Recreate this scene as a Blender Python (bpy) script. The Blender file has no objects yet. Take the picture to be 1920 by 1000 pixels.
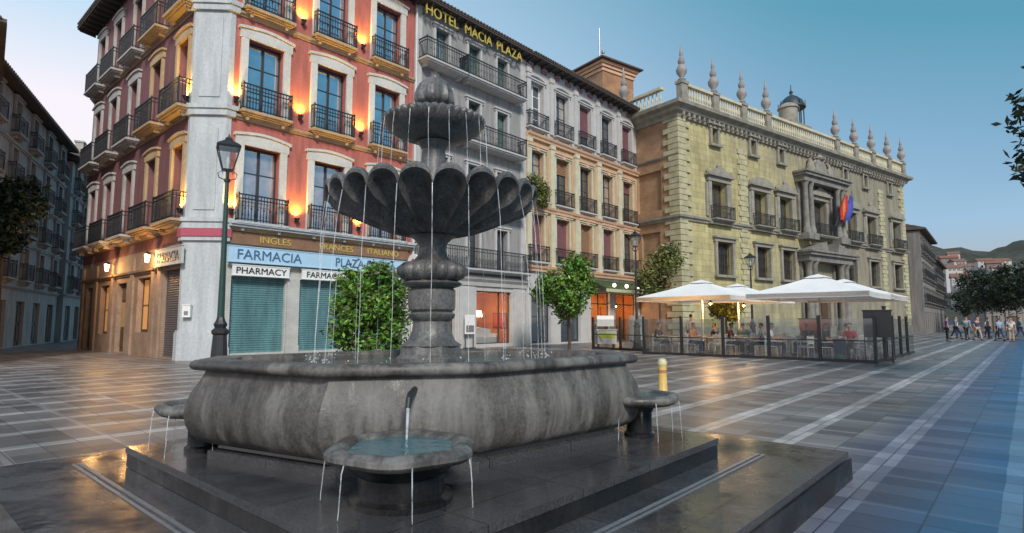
import bpy, bmesh, math, random
from mathutils import Vector, Matrix
rnd = random.Random(7)
R = math.radians
PI = math.pi
scene = bpy.context.scene
col = scene.collection

# ------------------------------------------------------------------ frame of the plaza
UX, UY = 0.66314, 0.74850          # direction of the hotel facade
VX, VY = -0.74850, 0.66314         # direction of the side street
KX, KY = -11.311, 20.523           # corner of the red building
CX, CY = -0.68, 4.94               # centre of the fountain
ANG_U = math.atan2(UY, UX)
PDX, PDY = 0.81431, 0.58044        # direction of the palace facade
PCX, PCY = 11.98, 41.0
ANG_P = math.atan2(PDY, PDX)

# ------------------------------------------------------------------ materials
MATS = {}
def _new(name):
    m = bpy.data.materials.new(name); m.use_nodes = True
    nt = m.node_tree
    b = nt.nodes['Principled BSDF']
    return m, nt, b
def N(nt, t, **kw):
    n = nt.nodes.new(t)
    for k, v in kw.items(): setattr(n, k, v)
    return n
def L(nt, a, b): nt.links.new(a, b)
def ramp(nt, fac, stops):
    r = N(nt, 'ShaderNodeValToRGB')
    while len(r.color_ramp.elements) < len(stops): r.color_ramp.elements.new(0.5)
    for e, (p, c) in zip(r.color_ramp.elements, stops):
        e.position = p; e.color = (*c, 1) if len(c) == 3 else c
    L(nt, fac, r.inputs['Fac'])
    return r.outputs['Color']
def math_n(nt, op, a, b=None, c=None):
    n = N(nt, 'ShaderNodeMath', operation=op)
    for i, v in enumerate((a, b, c)):
        if v is None: continue
        if isinstance(v, (int, float)): n.inputs[i].default_value = v
        else: L(nt, v, n.inputs[i])
    return n.outputs[0]
def mixc(nt, fac, a, b, mode='MIX'):
    n = N(nt, 'ShaderNodeMix', data_type='RGBA', blend_type=mode)
    ins = {s.identifier: s for s in n.inputs}
    for key, v in (('Factor_Float', fac), ('A_Color', a), ('B_Color', b)):
        if isinstance(v, (int, float)): ins[key].default_value = v
        elif isinstance(v, tuple): ins[key].default_value = (*v, 1)
        else: L(nt, v, ins[key])
    return [o for o in n.outputs if o.identifier == 'Result_Color'][0]
def mapped(nt, scale=(1, 1, 1), world=False):
    if world:
        src = N(nt, 'ShaderNodeNewGeometry').outputs['Position']
    else:
        src = N(nt, 'ShaderNodeTexCoord').outputs['Object']
    mp = N(nt, 'ShaderNodeMapping'); mp.inputs['Scale'].default_value = scale
    L(nt, src, mp.inputs['Vector'])
    return mp.outputs['Vector']
def noise(nt, vec, scale, detail=4, rough=0.55):
    n = N(nt, 'ShaderNodeTexNoise'); n.inputs['Scale'].default_value = scale
    n.inputs['Detail'].default_value = detail; n.inputs['Roughness'].default_value = rough
    L(nt, vec, n.inputs['Vector'])
    return n.outputs['Fac']
def bump(nt, bsdf, h, strength, dist=0.02):
    b = N(nt, 'ShaderNodeBump'); b.inputs['Strength'].default_value = strength
    b.inputs['Distance'].default_value = dist
    L(nt, h, b.inputs['Height']); L(nt, b.outputs['Normal'], bsdf.inputs['Normal'])
def mul(c, k): return tuple(min(1, x * k) for x in c)

def mat(name, c, rough=0.7, var=0.25, scale=3.0, stain=0.25, streak=False, metal=0.0, bmp=0.15, spec=0.5):
    """Plain weathered material: fine mottling over broad stains."""
    if name in MATS: return MATS[name]
    m, nt, b = _new(name)
    v = mapped(nt, world=False)
    n1 = noise(nt, v, scale * 6, 5)
    cc = ramp(nt, n1, [(0.3, mul(c, 1 - var)), (0.7, mul(c, 1 + var))])
    if stain:
        v2 = mapped(nt, (1.6, 1.6, 0.22) if streak else (1, 1, 1))
        n2 = noise(nt, v2, scale * 0.5 if not streak else scale, 6, 0.6)
        s = ramp(nt, n2, [(0.35, (1 - stain,) * 3), (0.62, (1, 1, 1))])
        cc = mixc(nt, 1.0, cc, s, 'MULTIPLY')
    L(nt, cc, b.inputs['Base Color'])
    b.inputs['Roughness'].default_value = rough
    b.inputs['Metallic'].default_value = metal
    b.inputs['Specular IOR Level'].default_value = spec
    if bmp: bump(nt, b, n1, bmp)
    MATS[name] = m
    return m

def emit(name, c, s):
    if name in MATS: return MATS[name]
    m, nt, b = _new(name)
    b.inputs['Base Color'].default_value = (*c, 1)
    b.inputs['Emission Color'].default_value = (*c, 1)
    b.inputs['Emission Strength'].default_value = s
    MATS[name] = m
    return m

def glass_mat(name, c, refl, rough=0.06):
    """Window glass in front of a dark room: mirror mixed over a dark body."""
    if name in MATS: return MATS[name]
    m, nt, b = _new(name)
    out = [n for n in nt.nodes if n.type == 'OUTPUT_MATERIAL'][0]
    v = mapped(nt)
    n1 = noise(nt, v, 1.3, 2)
    L(nt, ramp(nt, n1, [(0.35, mul(c, 0.5)), (0.65, mul(c, 1.3))]), b.inputs['Base Color'])
    b.inputs['Roughness'].default_value = 0.25
    g = N(nt, 'ShaderNodeBsdfGlossy'); g.inputs['Roughness'].default_value = rough
    g.inputs['Color'].default_value = (0.85, 0.93, 1.0, 1)
    bp = N(nt, 'ShaderNodeBump'); bp.inputs['Strength'].default_value = 0.04
    L(nt, noise(nt, v, 2.2, 2), bp.inputs['Height']); L(nt, bp.outputs['Normal'], g.inputs['Normal'])
    mx = N(nt, 'ShaderNodeMixShader'); mx.inputs[0].default_value = refl
    L(nt, b.outputs[0], mx.inputs[1]); L(nt, g.outputs[0], mx.inputs[2]); L(nt, mx.outputs[0], out.inputs['Surface'])
    MATS[name] = m
    return m

def clear_glass(name, tint, a):
    if name in MATS: return MATS[name]
    m, nt, b = _new(name)
    out = [n for n in nt.nodes if n.type == 'OUTPUT_MATERIAL'][0]
    t = N(nt, 'ShaderNodeBsdfTransparent'); t.inputs['Color'].default_value = (*tint, 1)
    g = N(nt, 'ShaderNodeBsdfGlossy'); g.inputs['Roughness'].default_value = 0.05
    mx = N(nt, 'ShaderNodeMixShader'); mx.inputs[0].default_value = a
    L(nt, t.outputs[0], mx.inputs[1]); L(nt, g.outputs[0], mx.inputs[2]); L(nt, mx.outputs[0], out.inputs['Surface'])
    MATS[name] = m
    return m

def leaf_mat(name, stops, rough=0.5):
    if name in MATS: return MATS[name]
    m, nt, b = _new(name)
    g = N(nt, 'ShaderNodeNewGeometry')
    n1 = noise(nt, mapped(nt), 1.6, 3)
    f = math_n(nt, 'ADD', math_n(nt, 'MULTIPLY', g.outputs['Random Per Island'], 0.6), math_n(nt, 'MULTIPLY', n1, 0.4))
    L(nt, ramp(nt, f, stops), b.inputs['Base Color'])
    b.inputs['Roughness'].default_value = rough
    b.inputs['Subsurface Weight'].default_value = 0.0
    MATS[name] = m
    return m

def brick_mat(name, c1, c2, mortar, bw=0.3, bh=0.075, axis='x'):
    if name in MATS: return MATS[name]
    m, nt, b = _new(name)
    tc = N(nt, 'ShaderNodeTexCoord').outputs['Object']
    sp = N(nt, 'ShaderNodeSeparateXYZ'); L(nt, tc, sp.inputs[0])
    cb = N(nt, 'ShaderNodeCombineXYZ')
    L(nt, sp.outputs['X' if axis == 'x' else 'Y'], cb.inputs[0]); L(nt, sp.outputs['Z'], cb.inputs[1])
    br = N(nt, 'ShaderNodeTexBrick'); L(nt, cb.outputs[0], br.inputs['Vector'])
    br.inputs['Scale'].default_value = 1.0; br.inputs['Brick Width'].default_value = bw
    br.inputs['Row Height'].default_value = bh; br.inputs['Mortar Size'].default_value = 0.008
    br.inputs['Color1'].default_value = (*c1, 1); br.inputs['Color2'].default_value = (*c2, 1)
    br.inputs['Mortar'].default_value = (*mortar, 1)
    n2 = noise(nt, mapped(nt), 0.7, 6, 0.65)
    cc = mixc(nt, 1.0, br.outputs['Color'], ramp(nt, n2, [(0.3, (0.62, 0.6, 0.58)), (0.65, (1.08, 1.05, 1.0))]), 'MULTIPLY')
    L(nt, cc, b.inputs['Base Color']); b.inputs['Roughness'].default_value = 0.85
    MATS[name] = m
    return m

# ------------------------------------------------------------------ mesh builder
class MB:
    def __init__(s, T=None):
        s.v = []; s.f = []; s.T = T
    def add(s, vs, fs):
        o = len(s.v)
        s.v += [s.T(*p) if s.T else tuple(p) for p in vs]
        s.f += [tuple(i + o for i in f) for f in fs]
        return s
    def box(s, x0, x1, y0, y1, z0, z1):
        return s.add([(x0, y0, z0), (x1, y0, z0), (x1, y1, z0), (x0, y1, z0), (x0, y0, z1), (x1, y0, z1), (x1, y1, z1), (x0, y1, z1)],
                     [(3, 2, 1, 0), (4, 5, 6, 7), (0, 1, 5, 4), (1, 2, 6, 5), (2, 3, 7, 6), (3, 0, 4, 7)])
    def quad(s, *p): return s.add(p, [tuple(range(len(p)))])
    def loft(s, rings, cap0=True, cap1=True):
        n = len(rings[0]); vs = [p for r in rings for p in r]; fs = []
        for k in range(len(rings) - 1):
            for i in range(n):
                j = (i + 1) % n
                fs.append((k * n + i, k * n + j, (k + 1) * n + j, (k + 1) * n + i))
        if cap0: fs.append(tuple(reversed(range(n))))
        if cap1: fs.append(tuple((len(rings) - 1) * n + i for i in range(n)))
        return s.add(vs, fs)
    def lathe(s, prof, n=24, c=(0, 0), cap0=True, cap1=True, ph=0.0):
        return s.loft([[(c[0] + r * math.cos(2 * PI * i / n + ph), c[1] + r * math.sin(2 * PI * i / n + ph), z) for i in range(n)] for r, z in prof], cap0, cap1)
    def tube(s, pts, r, n=6, r1=None):
        pts = [Vector(p) for p in pts]; rings = []
        for k, p in enumerate(pts):
            d = (pts[min(k + 1, len(pts) - 1)] - pts[max(k - 1, 0)]).normalized()
            a = d.cross(Vector((0, 0, 1)) if abs(d.z) < 0.95 else Vector((1, 0, 0))).normalized(); b = d.cross(a)
            rr = r if r1 is None else r + (r1 - r) * k / (len(pts) - 1)
            rings.append([tuple(p + (a * math.cos(2 * PI * i / n) + b * math.sin(2 * PI * i / n)) * rr) for i in range(n)])
        return s.loft(rings)
    def prism(s, poly, y0, y1):
        """outline in x, z swept along y"""
        return s.loft([[(x, y0, z) for x, z in poly], [(x, y1, z) for x, z in poly]])
    def mesh(s, name, m, smooth=None):
        me = bpy.data.meshes.new(name); me.from_pydata(s.v, [], s.f)
        bm = bmesh.new(); bm.from_mesh(me)
        bmesh.ops.recalc_face_normals(bm, faces=bm.faces)
        bm.to_mesh(me); bm.free()
        if m: me.materials.append(m)
        if smooth:
            for p in me.polygons: p.use_smooth = True
            me.set_sharp_from_angle(angle=R(smooth))
        return me
    def obj(s, name, m, parent=None, smooth=None, loc=None):
        return link(name, s.mesh(name, m, smooth), parent, loc)

def link(name, me, parent=None, loc=None, rz=0.0):
    o = bpy.data.objects.new(name, me); col.objects.link(o)
    o.parent = parent
    if loc: o.location = loc
    if rz: o.rotation_euler = (0, 0, rz)
    return o
def tag(o, label, cat, group=None):
    o['label'] = label; o['category'] = cat
    if group: o['group'] = group
    return o
def thing(name, label, cat, loc=(0, 0, 0), rz=0.0, group=None):
    o = link(name, None, None, loc, rz)
    o.empty_display_size = 0.3
    return tag(o, label, cat, group)
def inst(tree, parent, loc=(0, 0, 0), rz=0.0):
    """one part and its sub-parts from (name, mesh, [children])"""
    o = link(tree[0], tree[1], parent, loc, rz)
    for ch in tree[2]: inst(ch, o)
    return o
def copy_tree(o, parent=None):
    c = o.copy(); col.objects.link(c); c.parent = parent
    for ch in list(o.children): copy_tree(ch, c)
    return c
def A_map(s, d, z): return (s, -d, z)      # facade on local y = 0, d outward
def B_map(s, d, z): return (-d, s, z)      # facade on local x = 0, d outward

def facade(mb, mp, s0, s1, z0, z1, ops, dep=0.3):
    """wall face with rectangular openings and their reveals"""
    ss = sorted({s0, s1, *[o[0] for o in ops], *[o[1] for o in ops]})
    zs = sorted({z0, z1, *[o[2] for o in ops], *[o[3] for o in ops]})
    ss = [s for s in ss if s0 <= s <= s1]; zs = [z for z in zs if z0 <= z <= z1]
    inside = lambda s, z: any(o[0] < s < o[1] and o[2] < z < o[3] for o in ops)
    for a, b in zip(ss, ss[1:]):
        for c, d in zip(zs, zs[1:]):
            if not inside((a + b) / 2, (c + d) / 2):
                mb.quad(mp(a, 0, c), mp(b, 0, c), mp(b, 0, d), mp(a, 0, d))
    for a, b, c, d in ops:
        P = [(a, c), (b, c), (b, d), (a, d)]
        for i in range(4):
            p, q = P[i], P[(i + 1) % 4]
            mb.quad(mp(p[0], 0, p[1]), mp(q[0], 0, q[1]), mp(q[0], -dep, q[1]), mp(p[0], -dep, p[1]))

def font_mesh(text, size, m, ext=0.015, width=None, bold=0.0, sp=1.0):
    cu = bpy.data.curves.new('lettering', 'FONT'); cu.body = text; cu.size = size
    cu.extrude = ext; cu.align_x = 'CENTER'; cu.offset = bold; cu.space_character = sp
    cu.resolution_u = 3
    o = bpy.data.objects.new('lettering', cu); col.objects.link(o)
    bpy.context.view_layer.update()
    me = bpy.data.meshes.new_from_object(o.evaluated_get(bpy.context.evaluated_depsgraph_get()))
    bpy.data.objects.remove(o); bpy.data.curves.remove(cu)
    xs = [v.co.x for v in me.vertices]
    w = max(xs) - min(xs); mid = (max(xs) + min(xs)) / 2; k = width / w if width else 1.0
    for v in me.vertices:      # stand the text up: x along, z up, facing -y
        x, y, z = v.co
        v.co = ((x - mid) * k, -z, y)
    me.materials.clear(); me.materials.append(m)
    return me

# ------------------------------------------------------------------ palette
M = {}
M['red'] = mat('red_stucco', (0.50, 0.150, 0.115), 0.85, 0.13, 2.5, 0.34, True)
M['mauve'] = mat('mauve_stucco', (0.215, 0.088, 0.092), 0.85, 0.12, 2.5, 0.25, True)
M['trim'] = mat('pale_stone_trim', (0.62, 0.59, 0.54), 0.8, 0.10, 3, 0.15)
M['pilaster'] = mat('grey_pilaster_stone', (0.50, 0.52, 0.53), 0.8, 0.10, 2, 0.22, True)
M['ochre'] = mat('ochre_balcony_stone', (0.52, 0.36, 0.20), 0.8, 0.15, 3, 0.25)
M['shopstone'] = mat('shopfront_stone', (0.50, 0.49, 0.46), 0.75, 0.10, 3, 0.2)
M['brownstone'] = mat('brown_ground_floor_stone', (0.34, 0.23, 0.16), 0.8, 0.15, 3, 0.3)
M['iron'] = mat('black_iron', (0.022, 0.023, 0.027), 0.5, 0.2, 6, 0.0)
M['frame'] = mat('dark_window_frame', (0.035, 0.038, 0.045), 0.55, 0.2, 6, 0.0)
M['green_frame'] = mat('green_window_frame', (0.05, 0.11, 0.095), 0.55, 0.2, 6, 0.0)
M['glass_blue'] = glass_mat('sky_glass', (0.10, 0.17, 0.25), 0.62)
M['glass_dark'] = glass_mat('dark_glass', (0.03, 0.035, 0.04), 0.22)
M['glass_warm'] = glass_mat('curtained_glass', (0.36, 0.27, 0.23), 0.45)
M['glass_green'] = glass_mat('green_tint_glass', (0.05, 0.13, 0.11), 0.4)
M['hotel'] = mat('grey_hotel_stucco', (0.33, 0.315, 0.305), 0.85, 0.10, 2.5, 0.30, True)
M['hotel_trim'] = mat('hotel_white_trim', (0.50, 0.485, 0.47), 0.8, 0.08, 3, 0.15)
M['yellow'] = mat('cream_stucco', (0.58, 0.385, 0.225), 0.85, 0.12, 2.5, 0.34, True)
M['cream'] = mat('cream_pilaster', (0.60, 0.55, 0.40), 0.8, 0.08, 3, 0.2)
M['peach'] = mat('peach_moulding', (0.62, 0.39, 0.25), 0.8, 0.1, 3, 0.15)
M['blind_mauve'] = mat('mauve_blind', (0.20, 0.085, 0.095), 0.8, 0.12, 3, 0.15)
M['blind_brown'] = mat('brown_blind', (0.27, 0.15, 0.075), 0.8, 0.12, 3, 0.15)
M['tile'] = mat('old_roof_tile', (0.11, 0.085, 0.07), 0.85, 0.35, 3, 0.3)
M['tile_red'] = mat('red_roof_tile', (0.26, 0.12, 0.075), 0.85, 0.35, 3, 0.3)
M['eave'] = mat('dark_timber_eave', (0.07, 0.055, 0.05), 0.8, 0.25, 4, 0.2)
def ashlar(name, c1, c2, grey):
    m, nt, b = _new(name)
    tc = N(nt, 'ShaderNodeTexCoord').outputs['Object']
    sp_ = N(nt, 'ShaderNodeSeparateXYZ'); L(nt, tc, sp_.inputs[0])
    cb = N(nt, 'ShaderNodeCombineXYZ'); L(nt, sp_.outputs['X'], cb.inputs[0]); L(nt, sp_.outputs['Z'], cb.inputs[1])
    br = N(nt, 'ShaderNodeTexBrick'); L(nt, cb.outputs[0], br.inputs['Vector'])
    br.inputs['Scale'].default_value = 1.0; br.inputs['Brick Width'].default_value = 0.95; br.inputs['Row Height'].default_value = 0.42
    br.inputs['Mortar Size'].default_value = 0.012; br.inputs['Bias'].default_value = -0.1
    br.inputs['Color1'].default_value = (*c1, 1); br.inputs['Color2'].default_value = (*c2, 1); br.inputs['Mortar'].default_value = (*mul(c2, 0.62), 1)
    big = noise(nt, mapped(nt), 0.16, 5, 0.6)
    gx = math_n(nt, 'ADD', math_n(nt, 'MULTIPLY', sp_.outputs['X'], 0.016), math_n(nt, 'MULTIPLY', big, 0.8))  # greyer towards the right end: its weaker light is put into the stone colour
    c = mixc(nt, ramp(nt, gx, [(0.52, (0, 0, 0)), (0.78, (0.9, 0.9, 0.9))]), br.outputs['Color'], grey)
    st = noise(nt, mapped(nt, (1.4, 1.4, 0.3)), 1.1, 7, 0.65)
    c = mixc(nt, 1.0, c, ramp(nt, st, [(0.3, (0.58, 0.57, 0.55)), (0.6, (1.08, 1.06, 1.02))]), 'MULTIPLY')
    fine = noise(nt, mapped(nt), 22, 4, 0.7)
    c = mixc(nt, 1.0, c, ramp(nt, fine, [(0.25, (0.8, 0.8, 0.8)), (0.75, (1.15, 1.15, 1.15))]), 'MULTIPLY')
    L(nt, c, b.inputs['Base Color']); b.inputs['Roughness'].default_value = 0.88
    bump(nt, b, fine, 0.3)
    return m
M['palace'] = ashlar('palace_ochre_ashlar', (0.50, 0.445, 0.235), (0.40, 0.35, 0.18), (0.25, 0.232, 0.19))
M['palace_trim'] = mat('palace_grey_stone', (0.31, 0.288, 0.235), 0.85, 0.18, 3, 0.35)
M['brick'] = brick_mat('palace_side_brick', (0.42, 0.25, 0.145), (0.34, 0.19, 0.105), (0.40, 0.30, 0.20), axis='y')
M['brick_x'] = brick_mat('tower_brick', (0.44, 0.23, 0.12), (0.33, 0.16, 0.085), (0.38, 0.27, 0.17), axis='x')
M['finial'] = mat('finial_stone', (0.33, 0.30, 0.28), 0.85, 0.2, 3, 0.3)
M['grey_wall'] = mat('old_grey_plaster', (0.52, 0.475, 0.435), 0.9, 0.12, 2, 0.35, True)
M['grey_wall_b'] = mat('weathered_plaster', (0.56, 0.52, 0.48), 0.9, 0.12, 2, 0.35, True)
M['grey_trim'] = mat('street_stone_trim', (0.46, 0.43, 0.40), 0.9, 0.12, 2, 0.25)
M['right_wall'] = mat('dull_grey_plaster', (0.24, 0.225, 0.215), 0.9, 0.12, 2, 0.35, True)
M['right_trim'] = mat('dull_grey_trim', (0.2, 0.19, 0.18), 0.9, 0.12, 2, 0.25)
M['steel'] = mat('grey_metal', (0.30, 0.30, 0.31), 0.4, 0.15, 5, 0.1, metal=0.6)
M['white'] = mat('white_paint', (0.78, 0.78, 0.76), 0.5, 0.05, 4, 0.08)
M['offwhite'] = mat('white_plastic', (0.62, 0.62, 0.61), 0.45, 0.06, 4, 0.1)
M['canvas'] = mat('white_canvas', (0.80, 0.79, 0.77), 0.85, 0.04, 2, 0.08)
M['black'] = mat('black_paint', (0.02, 0.02, 0.022), 0.45, 0.2, 5, 0.0)
M['wood'] = mat('dark_wood', (0.10, 0.055, 0.03), 0.6, 0.25, 4, 0.2)
M['lampgreen'] = mat('green_black_iron', (0.018, 0.055, 0.042), 0.4, 0.25, 6, 0.1)
M['lampglass'] = clear_glass('lantern_glass', (0.85, 0.88, 0.9), 0.18)
M['screen'] = clear_glass('screen_glass', (0.80, 0.83, 0.84), 0.10)
M['glow'] = emit('warm_lamp_glow', (1.0, 0.55, 0.16), 14)
M['glow_soft'] = emit('warm_lantern_glow', (1.0, 0.62, 0.25), 20)
M['gold'] = mat('gold_letters', (0.62, 0.47, 0.10), 0.45, 0.12, 5, 0.0, metal=0.2)
M['bluesign'] = mat('pale_blue_fascia', (0.42, 0.62, 0.78), 0.4, 0.04, 2, 0.08)
M['navy'] = mat('blue_letters', (0.06, 0.14, 0.26), 0.5, 0.1, 5, 0.0)
M['ink'] = mat('black_letters', (0.025, 0.025, 0.028), 0.5, 0.1, 5, 0.0)
M['shutter'] = mat('teal_roller_shutter', (0.12, 0.25, 0.265), 0.45, 0.12, 2, 0.42, True)
M['shutter_grey'] = mat('grey_roller_shutter', (0.12, 0.11, 0.115), 0.5, 0.10, 2, 0.2, True)
M['soil'] = mat('terracotta_pot', (0.20, 0.10, 0.06), 0.8, 0.2, 4, 0.2)
M['bark'] = mat('tree_bark', (0.085, 0.06, 0.042), 0.9, 0.3, 5, 0.2)
M['leaf'] = leaf_mat('orange_tree_leaves', [(0.15, (0.018, 0.028, 0.006)), (0.38, (0.075, 0.095, 0.014)), (0.60, (0.075, 0.25, 0.025)), (0.88, (0.27, 0.38, 0.05))])
M['leaf_olive'] = leaf_mat('olive_leaves', [(0.2, (0.045, 0.055, 0.012)), (0.5, (0.115, 0.135, 0.03)), (0.8, (0.22, 0.24, 0.06))])
M['leaf_dark'] = leaf_mat('dark_leaves', [(0.2, (0.008, 0.014, 0.008)), (0.6, (0.024, 0.042, 0.018)), (0.9, (0.055, 0.08, 0.03))])

def granite(name, c, rough, sc=60):
    m, nt, b = _new(name)
    v = mapped(nt, world=True)
    n1 = noise(nt, v, sc, 3, 0.7); n2 = noise(nt, v, 1.6, 6, 0.6)
    cc = ramp(nt, n1, [(0.3, mul(c, 0.55)), (0.7, mul(c, 1.5))])
    cc = mixc(nt, 1.0, cc, ramp(nt, n2, [(0.3, (0.6, 0.6, 0.62)), (0.7, (1.1, 1.1, 1.1))]), 'MULTIPLY')
    pos = N(nt, 'ShaderNodeNewGeometry').outputs['Position']; js = []
    for d_, off in (((UX, UY), 0.31), ((VX, VY), 0.12)):
        dn = N(nt, 'ShaderNodeVectorMath', operation='DOT_PRODUCT'); L(nt, pos, dn.inputs[0]); dn.inputs[1].default_value = (*d_, 0)
        js.append(math_n(nt, 'LESS_THAN', math_n(nt, 'FRACT', math_n(nt, 'DIVIDE', math_n(nt, 'ADD', dn.outputs['Value'], off), 0.82)), 0.009))
    cc = mixc(nt, math_n(nt, 'MULTIPLY', math_n(nt, 'MAXIMUM', js[0], js[1]), 0.85), cc, (0.006, 0.006, 0.006))
    n4 = noise(nt, v, 0.9, 5, 0.65)
    cc = mixc(nt, ramp(nt, n4, [(0.52, (0, 0, 0)), (0.7, (0.3, 0.3, 0.3))]), cc, (0.12, 0.115, 0.11))
    L(nt, cc, b.inputs['Base Color'])
    rr = ramp(nt, n2, [(0.38, (rough * 0.5,) * 3), (0.62, (rough * 3.2,) * 3)])
    L(nt, rr, b.inputs['Roughness'])
    bump(nt, b, noise(nt, v, 9, 5), 0.22, 0.012)
    return m
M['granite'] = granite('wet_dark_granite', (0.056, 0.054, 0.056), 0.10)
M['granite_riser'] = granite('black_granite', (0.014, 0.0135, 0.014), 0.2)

def fountain_stone():
    m, nt, b = _new('fountain_stone')
    v = mapped(nt)
    n1 = noise(nt, v, 38, 4, 0.7)
    n2 = noise(nt, mapped(nt, (5, 5, 0.8)), 1.1, 6, 0.65)
    n3 = noise(nt, v, 2.1, 5, 0.6)
    c = ramp(nt, n1, [(0.3, (0.060, 0.056, 0.052)), (0.72, (0.155, 0.147, 0.138))])
    c = mixc(nt, 1.0, c, ramp(nt, n3, [(0.33, (0.55, 0.53, 0.52)), (0.66, (1.15, 1.13, 1.1))]), 'MULTIPLY')
    w = ramp(nt, n2, [(0.47, (0, 0, 0)), (0.62, (1, 1, 1))])
    c = mixc(nt, math_n(nt, 'MULTIPLY', w, 0.6), c, (0.24, 0.23, 0.215))
    dk = ramp(nt, noise(nt, mapped(nt, (3.6, 3.6, 0.6)), 1.0, 7, 0.68), [(0.34, (0.50, 0.49, 0.48)), (0.58, (1, 1, 1))])
    c = mixc(nt, 1.0, c, dk, 'MULTIPLY')
    L(nt, c, b.inputs['Base Color'])
    L(nt, ramp(nt, n2, [(0.3, (0.28,) * 3), (0.65, (0.72,) * 3)]), b.inputs['Roughness'])
    bump(nt, b, n1, 0.35, 0.008)
    return m
M['fstone'] = fountain_stone()
def dark_stone():
    m, nt, b = _new('wet_bowl_stone')
    v = mapped(nt)
    n1 = noise(nt, v, 45, 4, 0.7); n2 = noise(nt, mapped(nt, (3, 3, 1)), 2.2, 6, 0.6)
    c = ramp(nt, n1, [(0.3, (0.052, 0.050, 0.049)), (0.72, (0.165, 0.16, 0.156))])
    c = mixc(nt, 1.0, c, ramp(nt, n2, [(0.32, (0.5, 0.5, 0.5)), (0.7, (1.5, 1.48, 1.46))]), 'MULTIPLY')
    L(nt, c, b.inputs['Base Color']); b.inputs['Roughness'].default_value = 0.42
    bump(nt, b, n1, 0.35, 0.006)
    return m
M['dstone'] = dark_stone()
def water_mat():
    m, nt, b = _new('fountain_water')
    v = mapped(nt)
    b.inputs['Base Color'].default_value = (0.06, 0.105, 0.11, 1); b.inputs['Roughness'].default_value = 0.08
    b.inputs['IOR'].default_value = 1.33; b.inputs['Specular IOR Level'].default_value = 0.9
    bump(nt, b, noise(nt, v, 13, 3, 0.5), 0.6, 0.02)
    return m
M['water'] = water_mat()
M['bluewater'] = M['water'].copy(); M['bluewater'].name = 'bowl_water'
M['bluewater'].node_tree.nodes['Principled BSDF'].inputs['Base Color'].default_value = (0.05, 0.13, 0.15, 1)
def jet_mat():
    m, nt, b = _new('falling_water')
    b.inputs['Base Color'].default_value = (0.75, 0.79, 0.82, 1); b.inputs['Roughness'].default_value = 0.15
    n1 = noise(nt, mapped(nt, (1, 1, 6)), 3.0, 3)
    L(nt, ramp(nt, n1, [(0.32, (0.08,) * 3), (0.66, (0.50,) * 3)]), b.inputs['Alpha'])
    return m
M['jet'] = jet_mat()

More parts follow.
